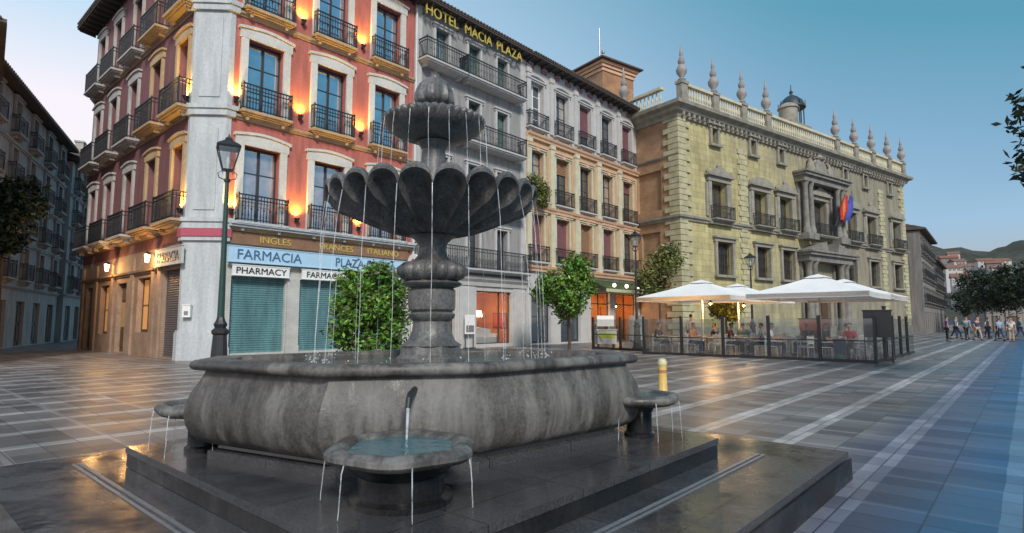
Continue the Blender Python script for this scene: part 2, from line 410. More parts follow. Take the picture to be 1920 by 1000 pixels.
def paving():
    m, nt, b = _new('plaza_paving')
    pos = N(nt, 'ShaderNodeNewGeometry').outputs['Position']
    def dot(d, off):
        n = N(nt, 'ShaderNodeVectorMath', operation='DOT_PRODUCT'); L(nt, pos, n.inputs[0]); n.inputs[1].default_value = (*d, 0)
        return math_n(nt, 'SUBTRACT', n.outputs['Value'], off)
    a = dot((UX, UY), UX * CX + UY * CY); bb = dot((VX, VY), VX * CX + VY * CY)
    jit = noise(nt, pos, 1.3, 3)
    j = math_n(nt, 'MULTIPLY', math_n(nt, 'SUBTRACT', jit, 0.5), 0.035)
    P = 1.05
    fa = math_n(nt, 'FRACT', math_n(nt, 'DIVIDE', math_n(nt, 'ADD', math_n(nt, 'SUBTRACT', a, 0.99), j), P))
    fb = math_n(nt, 'FRACT', math_n(nt, 'DIVIDE', math_n(nt, 'ADD', math_n(nt, 'ADD', bb, 0.62), j), P))
    line_a = math_n(nt, 'MULTIPLY', math_n(nt, 'LESS_THAN', fa, 0.085), 0.6)
    line_b = math_n(nt, 'LESS_THAN', fb, 0.22)
    # individual slabs inside each field
    ia = math_n(nt, 'FLOOR', math_n(nt, 'DIVIDE', a, 0.35)); ib = math_n(nt, 'FLOOR', math_n(nt, 'DIVIDE', bb, 0.525))
    cb = N(nt, 'ShaderNodeCombineXYZ'); L(nt, ia, cb.inputs[0]); L(nt, ib, cb.inputs[1])
    wn = N(nt, 'ShaderNodeTexWhiteNoise', noise_dimensions='2D'); L(nt, cb.outputs[0], wn.inputs['Vector'])
    ja = math_n(nt, 'LESS_THAN', math_n(nt, 'FRACT', math_n(nt, 'DIVIDE', a, 0.35)), 0.035)
    jb = math_n(nt, 'LESS_THAN', math_n(nt, 'FRACT', math_n(nt, 'DIVIDE', bb, 0.525)), 0.024)
    joint = math_n(nt, 'MAXIMUM', ja, jb)
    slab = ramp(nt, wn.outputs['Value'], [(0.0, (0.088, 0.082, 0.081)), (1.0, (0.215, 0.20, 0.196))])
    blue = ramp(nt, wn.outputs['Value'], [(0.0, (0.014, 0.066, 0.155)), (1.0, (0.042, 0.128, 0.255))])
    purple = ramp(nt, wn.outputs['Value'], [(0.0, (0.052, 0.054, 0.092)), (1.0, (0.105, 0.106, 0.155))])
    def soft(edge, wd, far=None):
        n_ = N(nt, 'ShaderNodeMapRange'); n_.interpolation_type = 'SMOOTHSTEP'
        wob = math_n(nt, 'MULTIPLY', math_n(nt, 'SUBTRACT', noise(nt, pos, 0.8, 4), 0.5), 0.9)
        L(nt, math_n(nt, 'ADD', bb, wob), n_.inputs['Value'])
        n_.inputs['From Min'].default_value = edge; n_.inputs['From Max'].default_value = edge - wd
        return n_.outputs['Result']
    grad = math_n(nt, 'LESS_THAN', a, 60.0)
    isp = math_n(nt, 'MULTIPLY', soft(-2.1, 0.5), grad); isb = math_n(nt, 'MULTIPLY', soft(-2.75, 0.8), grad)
    warm = ramp(nt, noise(nt, pos, 0.22, 4), [(0.5, (0, 0, 0)), (0.7, (0.55, 0.55, 0.55))])  # reddish mottling: reflections of the orange lamps painted into the slab colour
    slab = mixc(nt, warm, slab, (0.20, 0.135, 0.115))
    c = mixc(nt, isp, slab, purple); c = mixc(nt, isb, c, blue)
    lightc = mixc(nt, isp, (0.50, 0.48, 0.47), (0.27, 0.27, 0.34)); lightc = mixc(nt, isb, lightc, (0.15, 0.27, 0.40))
    ln = math_n(nt, 'MAXIMUM', math_n(nt, 'MULTIPLY', line_a, math_n(nt, 'ADD', math_n(nt, 'MULTIPLY', jit, 0.9), 0.1)), math_n(nt, 'MULTIPLY', line_b, math_n(nt, 'ADD', math_n(nt, 'MULTIPLY', wn.outputs['Value'], 0.5), 0.4)))
    c = mixc(nt, ln, c, lightc)
    c = mixc(nt, math_n(nt, 'MULTIPLY', joint, 0.75), c, (0.022, 0.022, 0.025))
    st = noise(nt, pos, 0.35, 6, 0.65)
    c = mixc(nt, 1.0, c, ramp(nt, st, [(0.3, (0.50, 0.49, 0.49)), (0.7, (1.22, 1.2, 1.18))]), 'MULTIPLY')
    fine = noise(nt, pos, 55, 3, 0.7)
    c = mixc(nt, 1.0, c, ramp(nt, fine, [(0.25, (0.8, 0.8, 0.8)), (0.75, (1.15, 1.15, 1.15))]), 'MULTIPLY')
    L(nt, c, b.inputs['Base Color'])
    L(nt, ramp(nt, st, [(0.3, (0.28,) * 3), (0.7, (0.55,) * 3)]), b.inputs['Roughness'])
    h = math_n(nt, 'SUBTRACT', math_n(nt, 'MULTIPLY', fine, 0.3), joint)
    bump(nt, b, h, 0.35, 0.006)
    return m
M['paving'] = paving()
def hill_mat():
    m, nt, b = _new('scrub_hillside')
    v = mapped(nt, world=True)
    n1 = noise(nt, v, 0.06, 8, 0.75)
    L(nt, ramp(nt, n1, [(0.35, (0.020, 0.026, 0.017)), (0.55, (0.05, 0.05, 0.036)), (0.72, (0.10, 0.09, 0.07))]), b.inputs['Base Color'])
    b.inputs['Roughness'].default_value = 0.95
    return m
M['hill'] = hill_mat()

# ------------------------------------------------------------------ world, sun, camera
SUN_DIR = Vector((0.22, -0.80, 0.62)).normalized()     # towards the light
w = bpy.data.worlds.new('World'); scene.world = w; w.use_nodes = True
nt = w.node_tree; bg = nt.nodes['Background']
sky = N(nt, 'ShaderNodeTexSky'); sky.sky_type = 'NISHITA'; sky.sun_disc = False
sky.sun_elevation = math.asin(SUN_DIR.z); sky.sun_rotation = math.atan2(SUN_DIR.x, SUN_DIR.y)
sky.air_density = 1.0; sky.dust_density = 1.0; sky.ozone_density = 2.0
tc = N(nt, 'ShaderNodeTexCoord'); sp = N(nt, 'ShaderNodeSeparateXYZ'); L(nt, tc.outputs['Generated'], sp.inputs[0])
# dusk air: pale band along the horizon, brighter towards the sunset down the street, teal to the right
elev = math_n(nt, 'ABSOLUTE', sp.outputs['Z'])
dl = ramp(nt, elev, [(0.0, (12.4, 11.4, 11.4)), (0.30, (12.2, 11.5, 12.3)), (0.42, (7.0, 9.6, 11.8)), (0.6, (4.4, 7.0, 9.4)), (1.0, (2.8, 4.8, 7.0))])
elev_r = math_n(nt, 'ADD', elev, math_n(nt, 'MULTIPLY', math_n(nt, 'SUBTRACT', sp.outputs['X'], 0.32), 0.34))
elev_r = math_n(nt, 'MAXIMUM', math_n(nt, 'MINIMUM', elev_r, math_n(nt, 'MULTIPLY', elev, 1.6)), 0.0)
dr = ramp(nt, elev_r, [(0.0, (6.4, 5.8, 5.4)), (0.09, (5.6, 5.6, 5.7)), (0.22, (4.2, 6.6, 8.9)), (0.36, (2.7, 5.2, 7.5)), (0.48, (1.35, 4.3, 6.0)), (0.7, (1.1, 3.7, 6.0)), (1.0, (1.0, 3.2, 5.0))])
sm = N(nt, 'ShaderNodeMapRange'); sm.interpolation_type = 'SMOOTHSTEP'; L(nt, sp.outputs['X'], sm.inputs['Value'])
sm.inputs['From Min'].default_value = -0.55; sm.inputs['From Max'].default_value = 0.5
dusk = mixc(nt, sm.outputs['Result'], dl, dr)
skyc = mixc(nt, 0.88, sky.outputs['Color'], dusk)
L(nt, skyc, bg.inputs['Color']); bg.inputs['Strength'].default_value = 0.075

sun = bpy.data.lights.new('sun', 'SUN'); sun.energy = 2.9; sun.angle = R(12); sun.color = (1.0, 0.95, 0.88)
so = bpy.data.objects.new('sun', sun); col.objects.link(so)
so.rotation_euler = SUN_DIR.to_track_quat('Z', 'Y').to_euler()

cam = bpy.data.cameras.new('camera'); cam.sensor_width = 36; cam.lens = 36 * 1090 / 1920
cam.clip_start = 0.05; cam.clip_end = 5000
co = bpy.data.objects.new('camera', cam); col.objects.link(co)
co.location = (0, 0, 1.4); co.rotation_euler = (R(90 + 5.398), 0, 0)
scene.camera = co
scene.view_settings.view_transform = 'Standard'; scene.view_settings.look = 'None'
scene.view_settings.exposure = 0.2; scene.view_settings.gamma = 1.0
scene.cycles.max_bounces = 6; scene.cycles.transparent_max_bounces = 24
scene.cycles.sample_clamp_indirect = 4.0

def lamp(name, loc, power, c=(1.0, 0.5, 0.14), r=0.04, parent=None):
    l = bpy.data.lights.new(name, 'POINT'); l.energy = power; l.color = c; l.shadow_soft_size = r
    o = bpy.data.objects.new(name, l); col.objects.link(o); o.location = loc; o.parent = parent
    return o

# ------------------------------------------------------------------ ground and hills
g = MB(); 
g.quad((-900, -300, 0), (900, -300, 0), (900, 1200, 0), (-900, 1200, 0))
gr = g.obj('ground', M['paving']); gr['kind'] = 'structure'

def hill():
    mb = MB(); nx, ny = 90, 24; vs = []
    for j in range(ny):
        for i in range(nx):
            x = -100 + 800 * i / (nx - 1); y = 230 + 420 * j / (ny - 1)
            t = j / (ny - 1)
            prof = math.sin(min(1.0, t * 1.25) * PI * 0.5)
            ridge = 58 + 0.04 * max(0, x - 330) + 7 * math.sin(x * 0.021 + 1) + 4 * math.sin(x * 0.06) + 0.115 * max(0, x - 400)
            n = 2.2 * math.sin(x * 0.11 + y * 0.07) + 1.5 * math.sin(x * 0.23 - y * 0.19)
            vs.append((x, y, -2 + ridge * prof + n * prof))
    fs = [(j * nx + i, j * nx + i + 1, (j + 1) * nx + i + 1, (j + 1) * nx + i) for j in range(ny - 1) for i in range(nx - 1)]
    mb.add(vs, fs)
    o = mb.obj('hill', M['hill'], smooth=60); o['kind'] = 'structure'
    return o
hill()

# ------------------------------------------------------------------ building kit
_wc = {}
def window_tree(w, h, frame, pane, rows=3, surround=None, sw=0.25, sh=0.3, arch=0.0, blind=None, blind_frac=1.0):
    """French window standing in its reveal: frame > pane, surround, blind"""
    key = (w, h, frame, pane, rows, surround, sw, sh, arch, blind, blind_frac)
    if key in _wc: return _wc[key]
    f = 0.07; mb = MB()
    mb.box(-w / 2, -w / 2 + f, 0.0, 0.09, 0, h); mb.box(w / 2 - f, w / 2, 0.0, 0.09, 0, h)
    mb.box(-w / 2 + f, w / 2 - f, 0.0, 0.09, h - f, h); mb.box(-w / 2 + f, w / 2 - f, 0.0, 0.09, 0, f * 1.8)
    mb.box(-0.05, 0.05, -0.012, 0.08, f * 1.8, h - f)
    for k in range(1, rows):
        z = h * k / rows
        mb.box(-w / 2 + f, -0.05, 0.01, 0.07, z - 0.02, z + 0.02); mb.box(0.05, w / 2 - f, 0.01, 0.07, z - 0.02, z + 0.02)
    ch = []
    pm = MB(); pm.box(-w / 2 + f * 0.5, w / 2 - f * 0.5, 0.035, 0.055, f, h - f * 0.5)
    ch.append(('pane', pm.mesh('pane', M[pane]), []))
    if surround:
        s = MB(); d = 0.30
        x0, x1 = w / 2, w / 2 + sw
        for sg in (-1, 1):
            a, b = sorted((sg * x0, sg * x1))
            s.box(a, b, -d - 0.06, -d + 0.05, 0, h)
        top = [(-x1 - 0.07, h), (-x0, h)]
        n = 8
        lower = [(-x1 - 0.06, h)] + [(x1 + 0.06, h)]
        upper = [(x1 + 0.06 - (2 * x1 + 0.12) * k / n, h + sh + arch * math.sin(PI * k / n)) for k in range(n + 1)]
        s.prism(lower + upper, -d - 0.075, -d + 0.05)
        up2 = [(x1 + 0.13 - (2 * x1 + 0.26) * k / n, h + sh + arch * math.sin(PI * k / n)) for k in range(n + 1)]
        s.prism([(p[0], p[1] + 0.002) for p in reversed(up2)] + [(p[0], p[1] + 0.09) for p in up2], -d - 0.14, -d + 0.05)
        ch.append(('surround', s.mesh('surround', M[surround]), []))
    if blind:
        b = MB(); z0 = h * (1 - blind_frac)
        n = max(4, int(h * blind_frac / 0.11))
        zs = [z0 + (h - z0) * k / n for k in range(n + 1)]
        for a, c in zip(zs, zs[1:]):
            b.add([(-w / 2 + 0.01, -0.06, a), (w / 2 - 0.01, -0.06, a), (w / 2 - 0.01, -0.035, c), (-w / 2 + 0.01, -0.035, c),
                   (-w / 2 + 0.01, -0.02, a), (w / 2 - 0.01, -0.02, a), (w / 2 - 0.01, -0.02, c), (-w / 2 + 0.01, -0.02, c)],
                  [(0, 1, 2, 3), (7, 6, 5, 4), (0, 4, 5, 1), (3, 2, 6, 7), (0, 3, 7, 4), (1, 5, 6, 2)])
        ch.append(('blind', b.mesh('blind', M[blind]), []))
    t = ('window', mb.mesh('window', M[frame]), ch)
    _wc[key] = t
    return t

_bc = {}
def balcony_tree(w, dep, slabm, rail_h=1.0, slab=0.2, pitch=0.12, railm='iron', knob=False):
    """slab with moulded underside > railing; x centred, wall at y = 0, outward -y, floor at z = 0"""
    key = (w, dep, slabm, rail_h, slab, pitch, railm)
    if key in _bc: return _bc[key]
    s = MB()
    s.box(-w / 2, w / 2, -dep, 0.02, -0.09, 0)
    s.box(-w / 2 + 0.06, w / 2 - 0.06, -dep + 0.07, 0.02, -slab * 0.75, -0.09)
    s.box(-w / 2 + 0.13, w / 2 - 0.13, -dep + 0.15, 0.02, -slab, -slab * 0.75)
    for x in (-w / 2 + 0.3, w / 2 - 0.3):
        s.prism([(x - 0.07, -slab), (x + 0.07, -slab), (x + 0.05, -slab - 0.14), (x - 0.05, -slab - 0.14)], -dep * 0.55, 0.02)
    r = MB(); t = 0.011; y = -dep + 0.06; x0, x1 = -w / 2 + 0.05, w / 2 - 0.05
    for z in (0.08, rail_h * 0.84, rail_h):
        q = 0.016 if z < rail_h else 0.024
        r.box(x0 - q, x1 + q, y - q, y + q, z - q, z + q)
        for x in (x0, x1): r.box(x - q, x + q, y + q, 0.0, z - q, z + q)
    n = max(2, int((x1 - x0) / pitch))
    for i in range(n + 1):
        x = x0 + (x1 - x0) * i / n; tt = t * (1.9 if i in (0, n) else 1)
        r.box(x - tt, x + tt, y - tt, y + tt, 0.0, rail_h + (0.07 if i in (0, n) else 0))
        if i % 2 == 0 and 0 < i < n: r.box(x - 0.03, x + 0.03, y - 0.008, y + 0.008, rail_h * 0.44, rail_h * 0.52)
    m = max(1, int(dep / pitch))
    for x in (x0, x1):
        for i in range(1, m):
            yy = y + (0 - y) * i / m
            r.box(x - t, x + t, yy - t, yy + t, 0.0, rail_h)
    tr = ('balcony', s.mesh('balcony', M[slabm]), [('railing', r.mesh('railing', M[railm]), [])])
    _bc[key] = tr
    return tr

def tiled_eave(mb, mp, s0, s1, z, out, tile_r=0.09, pitch=0.24):
    """row of tile ends along an eave"""
    n = int((s1 - s0) / pitch)
    for i in range(n):
        s = s0 + pitch * (i + 0.5)
        ring0 = []; ring1 = []
        for k in range(5):
            a = PI * k / 4
            ring0.append(mp(s + tile_r * math.cos(a), out + 0.05, z + tile_r * math.sin(a)))
            ring1.append(mp(s + tile_r * math.cos(a), out - 1.2, z + 0.42 + tile_r * math.sin(a)))
        mb.loft([ring0, ring1])

def eave_roof(parent, mp, s0, s1, zb, out, depth, rise, tile='tile', brackets=0.6, name='roof'):
    """overhanging eave, sloping tiled roof behind it"""
    r = MB()
    def P(s, d, z): return mp(s, d, z)
    prof = [(out, zb + 0.12), (out, zb + 0.2), (-depth, zb + 0.2 + rise), (-depth, zb + 0.1 + rise - 0.1)]
    r.loft([[P(s0, d, z) for d, z in prof], [P(s1, d, z) for d, z in prof]])
    tiled_eave(r, mp, s0, s1, zb + 0.2, out)
    ro = r.obj(name, M[tile], parent)
    e = MB()
    e.loft([[P(s, d, z) for d, z in ((out - 0.03, zb + 0.02), (out - 0.03, zb + 0.115), (-0.2, zb + 0.115), (-0.2, zb + 0.02))] for s in (s0, s1)])
    n = int((s1 - s0) / brackets)
    for i in range(n + 1):
        s = s0 + 0.12 + (s1 - s0 - 0.24) * i / max(1, n)
        e.loft([[P(a, d, z) for d, z in ((out - 0.08, zb + 0.015), (out - 0.12, zb - 0.07), (0.0, zb - 0.17), (0.0, zb + 0.015))] for a in (s - 0.05, s + 0.05)])
    e.obj('eave', M['eave'], ro)
    return ro

def band(mb, mp, s0, s1, z, prof):
    """horizontal moulding: prof is a closed list of (outward, up)"""
    mb.loft([[mp(s, d, z + u) for d, u in prof] for s in (s0, s1)])
CORN = [(0, 0), (0.05, 0), (0.07, 0.06), (0.13, 0.09), (0.15, 0.17), (0, 0.17)]

def shutter_mesh(w, h, m, slat=0.085):
    mb = MB(); n = int(h / slat); 
    for k in range(n):
        z0 = h * k / n; z1 = h * (k + 1) / n
        mb.loft([[(x, y, z) for y, z in ((0.0, z0), (-0.022, z0 + (z1 - z0) * 0.3), (-0.022, z0 + (z1 - z0) * 0.7), (0.0, z1), (0.02, z1), (0.02, z0))] for x in (-w / 2, w / 2)])
    mb.box(-w / 2, w / 2, -0.035, 0.03, -0.03, 0.06)
    return mb.mesh('roller_shutter', m)

# ------------------------------------------------------------------ red corner building
red = thing('corner_building', 'red stucco corner building with white window surrounds and black balconies above pharmacy', 'building', (KX, KY, 0), ANG_U)
AB = (2.30, 5.22, 8.13); BB = (1.95, 4.95, 8.0, 11.1, 13.9)
FL = (5.14, 9.42, 13.52); FH = (2.98, 2.92, 2.85); A_END, B_END, TOP = 9.72, 15.2, 17.3
opsA = [(s - 0.72, s + 0.72, z, z + h) for z, h in zip(FL, FH) for s in AB]
opsB = [(s - 0.55, s + 0.55, z, z + h) for z, h in zip(FL, FH) for s in BB]
shopA = [(1.32, 3.46, 0.22, 3.08), (4.06, 6.14, 0.22, 3.08), (6.75, 8.95, 0.22, 3.08)]
shopB = [(1.2, 2.95, 0.05, 3.35), (4.25, 5.95, 0.95, 3.2), (7.5, 8.75, 0.05, 3.1), (10.1, 11.5, 0.8, 3.1), (13.0, 14.1, 0.05, 3.1)]
mb = MB()
facade(mb, A_map, 0.9, A_END, 4.3, TOP, opsA)
mb.obj('wall', M['red'], red)
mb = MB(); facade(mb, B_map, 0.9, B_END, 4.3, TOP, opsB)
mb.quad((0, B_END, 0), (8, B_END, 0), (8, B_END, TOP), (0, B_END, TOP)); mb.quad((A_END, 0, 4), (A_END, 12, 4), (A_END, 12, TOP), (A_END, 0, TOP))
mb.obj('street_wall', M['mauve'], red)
mb = MB(); facade(mb, A_map, 0.9, A_END, 0, 4.3, shopA, 0.35)
for s0, s1 in ((0.93, 1.30), (3.50, 4.02), (6.18, 6.71), (8.99, 9.66)):     # stone piers between the shutters
    mb.box(s0, s1, -0.09, 0.03, 0.0, 3.1); mb.box(s0 - 0.02, s1 + 0.02, -0.12, 0.03, 0.0, 0.45)
mb.obj('shopfront', M['shopstone'], red)
mb = MB(); facade(mb, B_map, 0.9, B_END, 0, 4.3, shopB, 0.3)
for s in (3.25, 3.95, 6.6, 9.4, 12.2, 14.7):
    mb.box(-0.08, 0.02, s - 0.18, s + 0.18, 0.0, 4.1)
band(mb, B_map, 3.5, B_END, 3.35, CORN)
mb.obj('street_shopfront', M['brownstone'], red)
# chamfered corner pilaster
mb = MB(); q = 0.9
def chamf(e0, z0, z1, mbx):
    """pilaster ring pushed out by e0"""
    pts = [(-e0, q + 0.12 + e0), (-e0, q - e0 * 0.4), (q - e0 * 0.4, -e0), (q + 0.12 + e0, -e0), (q + 0.12 + e0, 0.3), (0.3, q + 0.12 + e0)]
    mbx.loft([[(x, y, z) for x, y in pts] for z in (z0, z1)])
chamf(0.05, 0.0, TOP, mb); chamf(0.13, 0.0, 1.0, mb); chamf(0.10, 1.0, 1.08, mb)
for z in FL: chamf(0.16, z - 0.34, z - 0.1, mb); chamf(0.22, z - 0.1, z + 0.06, mb)
chamf(0.15, 4.35, 4.5, mb)
for z0, z1 in ((5.5, 8.6), (9.8, 12.9), (13.9, 16.9)):    # raised panels on the pilaster
    mb.loft([[(x, y, z) for x, y in ((-0.06 + 0.18, q - 0.24), (0.155, q - 0.17), (q - 0.17, 0.155), (q - 0.24, 0.12))] for z in (z0, z1)])
mb.obj('corner_pilaster', M['pilaster'], red)
mb = MB()
mb.loft([[(x, y, z) for x, y in ((-0.19, q + 0.3), (-0.19, q - 0.08), (q - 0.08, -0.19), (q + 0.3, -0.19), (q + 0.3, 0.2), (0.2, q + 0.3))] for z in (4.5, 4.79)])
mb.obj('corner_band', mat('crimson_band', (0.45, 0.09, 0.13), 0.8, 0.1, 3, 0.15), red)
# mouldings under each row of balconies
for z in FL:
    mb = MB(); band(mb, A_map, q + 0.14, A_END, z - 0.36, CORN); mb.obj('string_course', M['ochre'], red)
    mb = MB(); band(mb, B_map, q + 0.14, B_END, z - 0.36, CORN); mb.obj('string_course', M['brownstone'], red)
glA = [['glass_warm', 'glass_warm', 'glass_warm'], ['glass_blue'] * 3, ['glass_blue'] * 3]
for fi, (z, h) in enumerate(zip(FL, FH)):
    for bi, s in enumerate(AB):
        inst(window_tree(1.44, h, 'frame', glA[fi][bi], 3, 'trim', 0.28, 0.32, 0.14), red, (s, 0.27, z))
        inst(balcony_tree(2.02, 0.42, 'ochre' if fi else 'pilaster'), red, (s, 0, z + (0.004 if fi == 0 else 0)))
    for bi, s in enumerate(BB):
        inst(window_tree(1.1, h, 'frame', ('glass_dark', 'glass_warm', 'glass_dark', 'glass_blue')[(fi * 5 + bi * 3) % 4], 3, 'ochre' if s < 6 else 'grey_trim', 0.2, 0.28, 0.1), red, B_map(s, -0.27, z), -PI / 2)
        inst(balcony_tree(2.2, 0.55, 'ochre' if s < 6 else 'grey_trim'), red, B_map(s, 0, z), -PI / 2)
mb = MB(); mb.box(1.1, A_END, -0.40, 0.02, FL[0] - 0.13, FL[0] - 0.02); mb.box(1.1, A_END, -0.33, 0.02, FL[0] - 0.22, FL[0] - 0.13); mb.obj('ledge', M['pilaster'], red)
ro = eave_roof(red, A_map, -0.8, A_END, TOP, 0.85, 7, 2.4, 'tile')
eave_roof(red, B_map, -0.78, B_END + 0.8, TOP + 0.004, 0.85, 7, 2.4, 'tile')
for i, (a, b, c, d) in enumerate(shopA):
    link('roller_shutter', shutter_mesh(b - a, d - c, M['shutter']), red, ((a + b) / 2, 0.16, c))
a, b, c, d = shopB[0]
link('roller_shutter', shutter_mesh(b - a, d - c, M['shutter_grey']), red, B_map((a + b) / 2, -0.16, c), -PI / 2)
warmpane = emit('lit_shop_pane', (0.55, 0.27, 0.09), 0.35)
MATS['lit_shop_pane'] = warmpane; M['lit_shop'] = warmpane
M['lit_dim'] = emit('dim_lit_pane', (0.30, 0.17, 0.08), 0.22)
for k, pn in ((1, 'lit_shop'), (3, 'lit_shop')):
    a, b, c, d = shopB[k]
    inst(window_tree(b - a, d - c, 'wood', pn, 2), red, B_map((a + b) / 2, -0.2, c), -PI / 2)
for k in (2, 4):
    a, b, c, d = shopB[k]; dm = MB(); w_, h_ = b - a, d - c
    dm.box(-w_ / 2, w_ / 2, 0, 0.06, 0, h_)
    for x in (-w_ / 4, w_ / 4):
        dm.box(x - w_ * 0.18, x + w_ * 0.18, -0.03, 0, 0.2, h_ * 0.33); dm.box(x - w_ * 0.18, x + w_ * 0.18, -0.03, 0, h_ * 0.75, h_ - 0.12)
    dp = MB()
    for x in (-w_ / 4, w_ / 4): dp.box(x - w_ * 0.17, x + w_ * 0.17, -0.02, 0.02, h_ * 0.36, h_ * 0.72)
    inst(('door', dm.mesh('door', M['wood']), [('pane', dp.mesh('pane', M['lit_dim' if k == 2 else 'glass_dark']), [])]), red, B_map((a + b) / 2, -0.2, c), -PI / 2)

def at_red(p):
    x, y, z = p
    return (KX + x * UX + y * VX, KY + x * UY + y * VY, z)

# signs of the pharmacy (things fixed on the facade)
def sign(label, s, z, w, h, d, boardm, letters, rz=ANG_U, mp=A_map, cat='sign', dep=0.09):
    t = thing('shop_sign', label, cat, at_red(mp(s, d, z)), rz)
    b = MB(); b.box(-w / 2, w / 2, -dep, 0, 0, h)
    fr = 0.03
    b.box(-w / 2 - fr, w / 2 + fr, -dep - 0.02, 0, -fr, 0); b.box(-w / 2 - fr, w / 2 + fr, -dep - 0.02, 0, h, h + fr)
    b.obj('sign_board', boardm, t)
    for txt, x, size, lw, m, zz in letters:
        link('lettering', font_mesh(txt, size, m, 0.012, lw, 0.0), t, (x, -dep - 0.012, zz))
    return t
sign('long pale blue pharmacy fascia with blue serif letters over the shutters', 5.32, 3.62, 8.45, 0.56, 0.16, M['bluesign'],
     [('FARMACIA', -2.62, 0.52, 2.55, M['navy'], 0.11), ('PLAZA NUEVA', 1.75, 0.52, 3.1, M['navy'], 0.11)])
sign('white board reading PHARMACY above the first teal shutter', 2.40, 3.13, 2.2, 0.36, 0.12, M['white'], [('PHARMACY', 0, 0.34, 1.95, M['ink'], 0.06)])
sign('white board reading FARMACIA above the second teal shutter', 5.10, 3.13, 2.1, 0.36, 0.12, M['white'], [('FARMACIA', 0, 0.34, 1.7, M['ink'], 0.06)])
sign('white board reading PHARMACIE above the teal shutter behind the bush', 7.85, 3.13, 2.2, 0.36, 0.12, M['white'], [('PHARMACIE', 0, 0.34, 1.9, M['ink'], 0.06)])
sign('grey FARMACIA board on the side street face above a dark shutter', 2.0, 3.52, 2.75, 0.62, 0.10, M['shopstone'],
     [('FARMACIA', 0, 0.52, 2.3, M['ink'], 0.12)], ANG_U - PI / 2, B_map)
gs = thing('gold_lettering', 'row of gold language words on brown band under the long balcony', 'lettering', at_red((5.3, -0.04, 4.32)), ANG_U)
b = MB(); b.box(-4.3, 4.2, -0.04, 0.02, -0.02, 0.44); b.obj('backing_board', mat('brown_board', (0.26, 0.14, 0.08), 0.7, 0.15, 3, 0.2), gs)
for txt, x, w_ in (('INGLES', -2.35, 1.25), ('FRANCES', 0.35, 1.6), ('ITALIANO', 2.75, 1.7)):
    link('lettering', font_mesh(txt, 0.36, M['gold'], 0.012, w_, 0.0), gs, (x, -0.056, 0.09))
# round projecting pharmacy sign at the joint with the hotel
ps_ = thing('projecting_sign', 'round white projecting pharmacy sign with a cross beside the drainpipe', 'sign', at_red((9.45, -0.12, 3.75)), ANG_U)
b = MB(); n = 28
b.loft([[(x, -0.45 + 0.42 * math.cos(2 * PI * i / n), 0.35 + 0.46 * math.sin(2 * PI * i / n)) for i in range(n)] for x in (-0.06, 0.06)])
b.obj('sign_disc', M['white'], ps_)
b = MB(); b.box(-0.075, 0.075, -0.52, -0.38, 0.12, 0.58); b.box(-0.074, 0.074, -0.66, -0.24, 0.28, 0.42)
b.obj('cross', mat('red_cross_paint', (0.55, 0.04, 0.07), 0.5, 0.05, 3, 0), ps_)
b = MB(); b.tube([(0, 0.1, 0.35), (0, -0.1, 0.35)], 0.03); b.obj('bracket', M['iron'], ps_)
dp_ = tag(MB().tube([(0, 0, 0.1), (0, 0, 17.0)], 0.06, 8).obj('drainpipe', M['offwhite']), 'white drainpipe between the red building and the grey hotel', 'drainpipe')
dp_.location = at_red((9.78, -0.1, 0))
al = thing('alarm_box', 'small white intercom box on the grey corner pilaster', 'intercom', at_red((0.12, 0.62, 1.55)), ANG_U - PI / 4)
b = MB(); b.box(-0.14, 0.14, -0.12, 0.0, 0, 0.42); b.box(-0.15, 0.15, -0.14, 0.0, 0.42, 0.46); b.obj('casing', M['white'], al)
b = MB(); b.box(-0.07, 0.07, -0.135, -0.12, 0.08, 0.22); b.obj('panel', M['steel'], al)

# uplights on the facade
def uplight_meshes():
    a = MB(); a.lathe([(0.03, -0.18), (0.05, -0.15), (0.09, -0.05), (0.12, 0.0), (0.10, 0.0), (0.07, -0.05), (0.03, -0.08)], 14, (0, -0.16))
    a.box(-0.03, 0.03, -0.14, 0.0, -0.16, -0.12)
    g_ = MB(); g_.lathe([(0.02, -0.045), (0.075, -0.03), (0.085, -0.01), (0.05, 0.012)], 12, (0, -0.16))
    return a.mesh('cup', M['iron'], 40), g_.mesh('bulb', M['glow'], 40)
UPM = uplight_meshes()
def uplight(label, mp, s, z, rz, d=0.0, power=290):
    t = thing('uplight', label, 'wall light', at_red(mp(s, d, z)), rz, 'uplights between the windows of the red building')
    link('cup', UPM[0], t); link('bulb', UPM[1], t)
    l = bpy.data.lights.new('uplight_lamp', 'SPOT'); l.energy = power; l.color = (1.0, 0.58, 0.08); l.shadow_soft_size = 0.03
    l.spot_size = R(130); l.spot_blend = 1.0
    o = bpy.data.objects.new('uplight_lamp', l); col.objects.link(o); o.parent = t
    o.location = (0, -0.15, 0.03); o.rotation_euler = (R(180), 0, 0)
mid1, mid2 = 3.76, 6.68
fln = ('first', 'second', 'third')
for fi, z in enumerate(FL):
    fn = fln[fi]
    if fi < 2: uplight(f'glowing uplight right of corner pilaster on the plaza side, {fn} balcony row', A_map, 1.16, z + 0.42, ANG_U)
    uplight(f'glowing uplight between first and second plaza windows, {fn} balcony row', A_map, mid1, z + 0.42, ANG_U, 0.0)
    uplight(f'glowing uplight between second and third plaza windows, {fn} balcony row', A_map, mid2, z + 0.42, ANG_U, 0.0)
    if fi < 2: uplight(f'glowing uplight left of corner pilaster on the street side, {fn} balcony row', B_map, 1.16, z + 0.42, ANG_U - PI / 2)
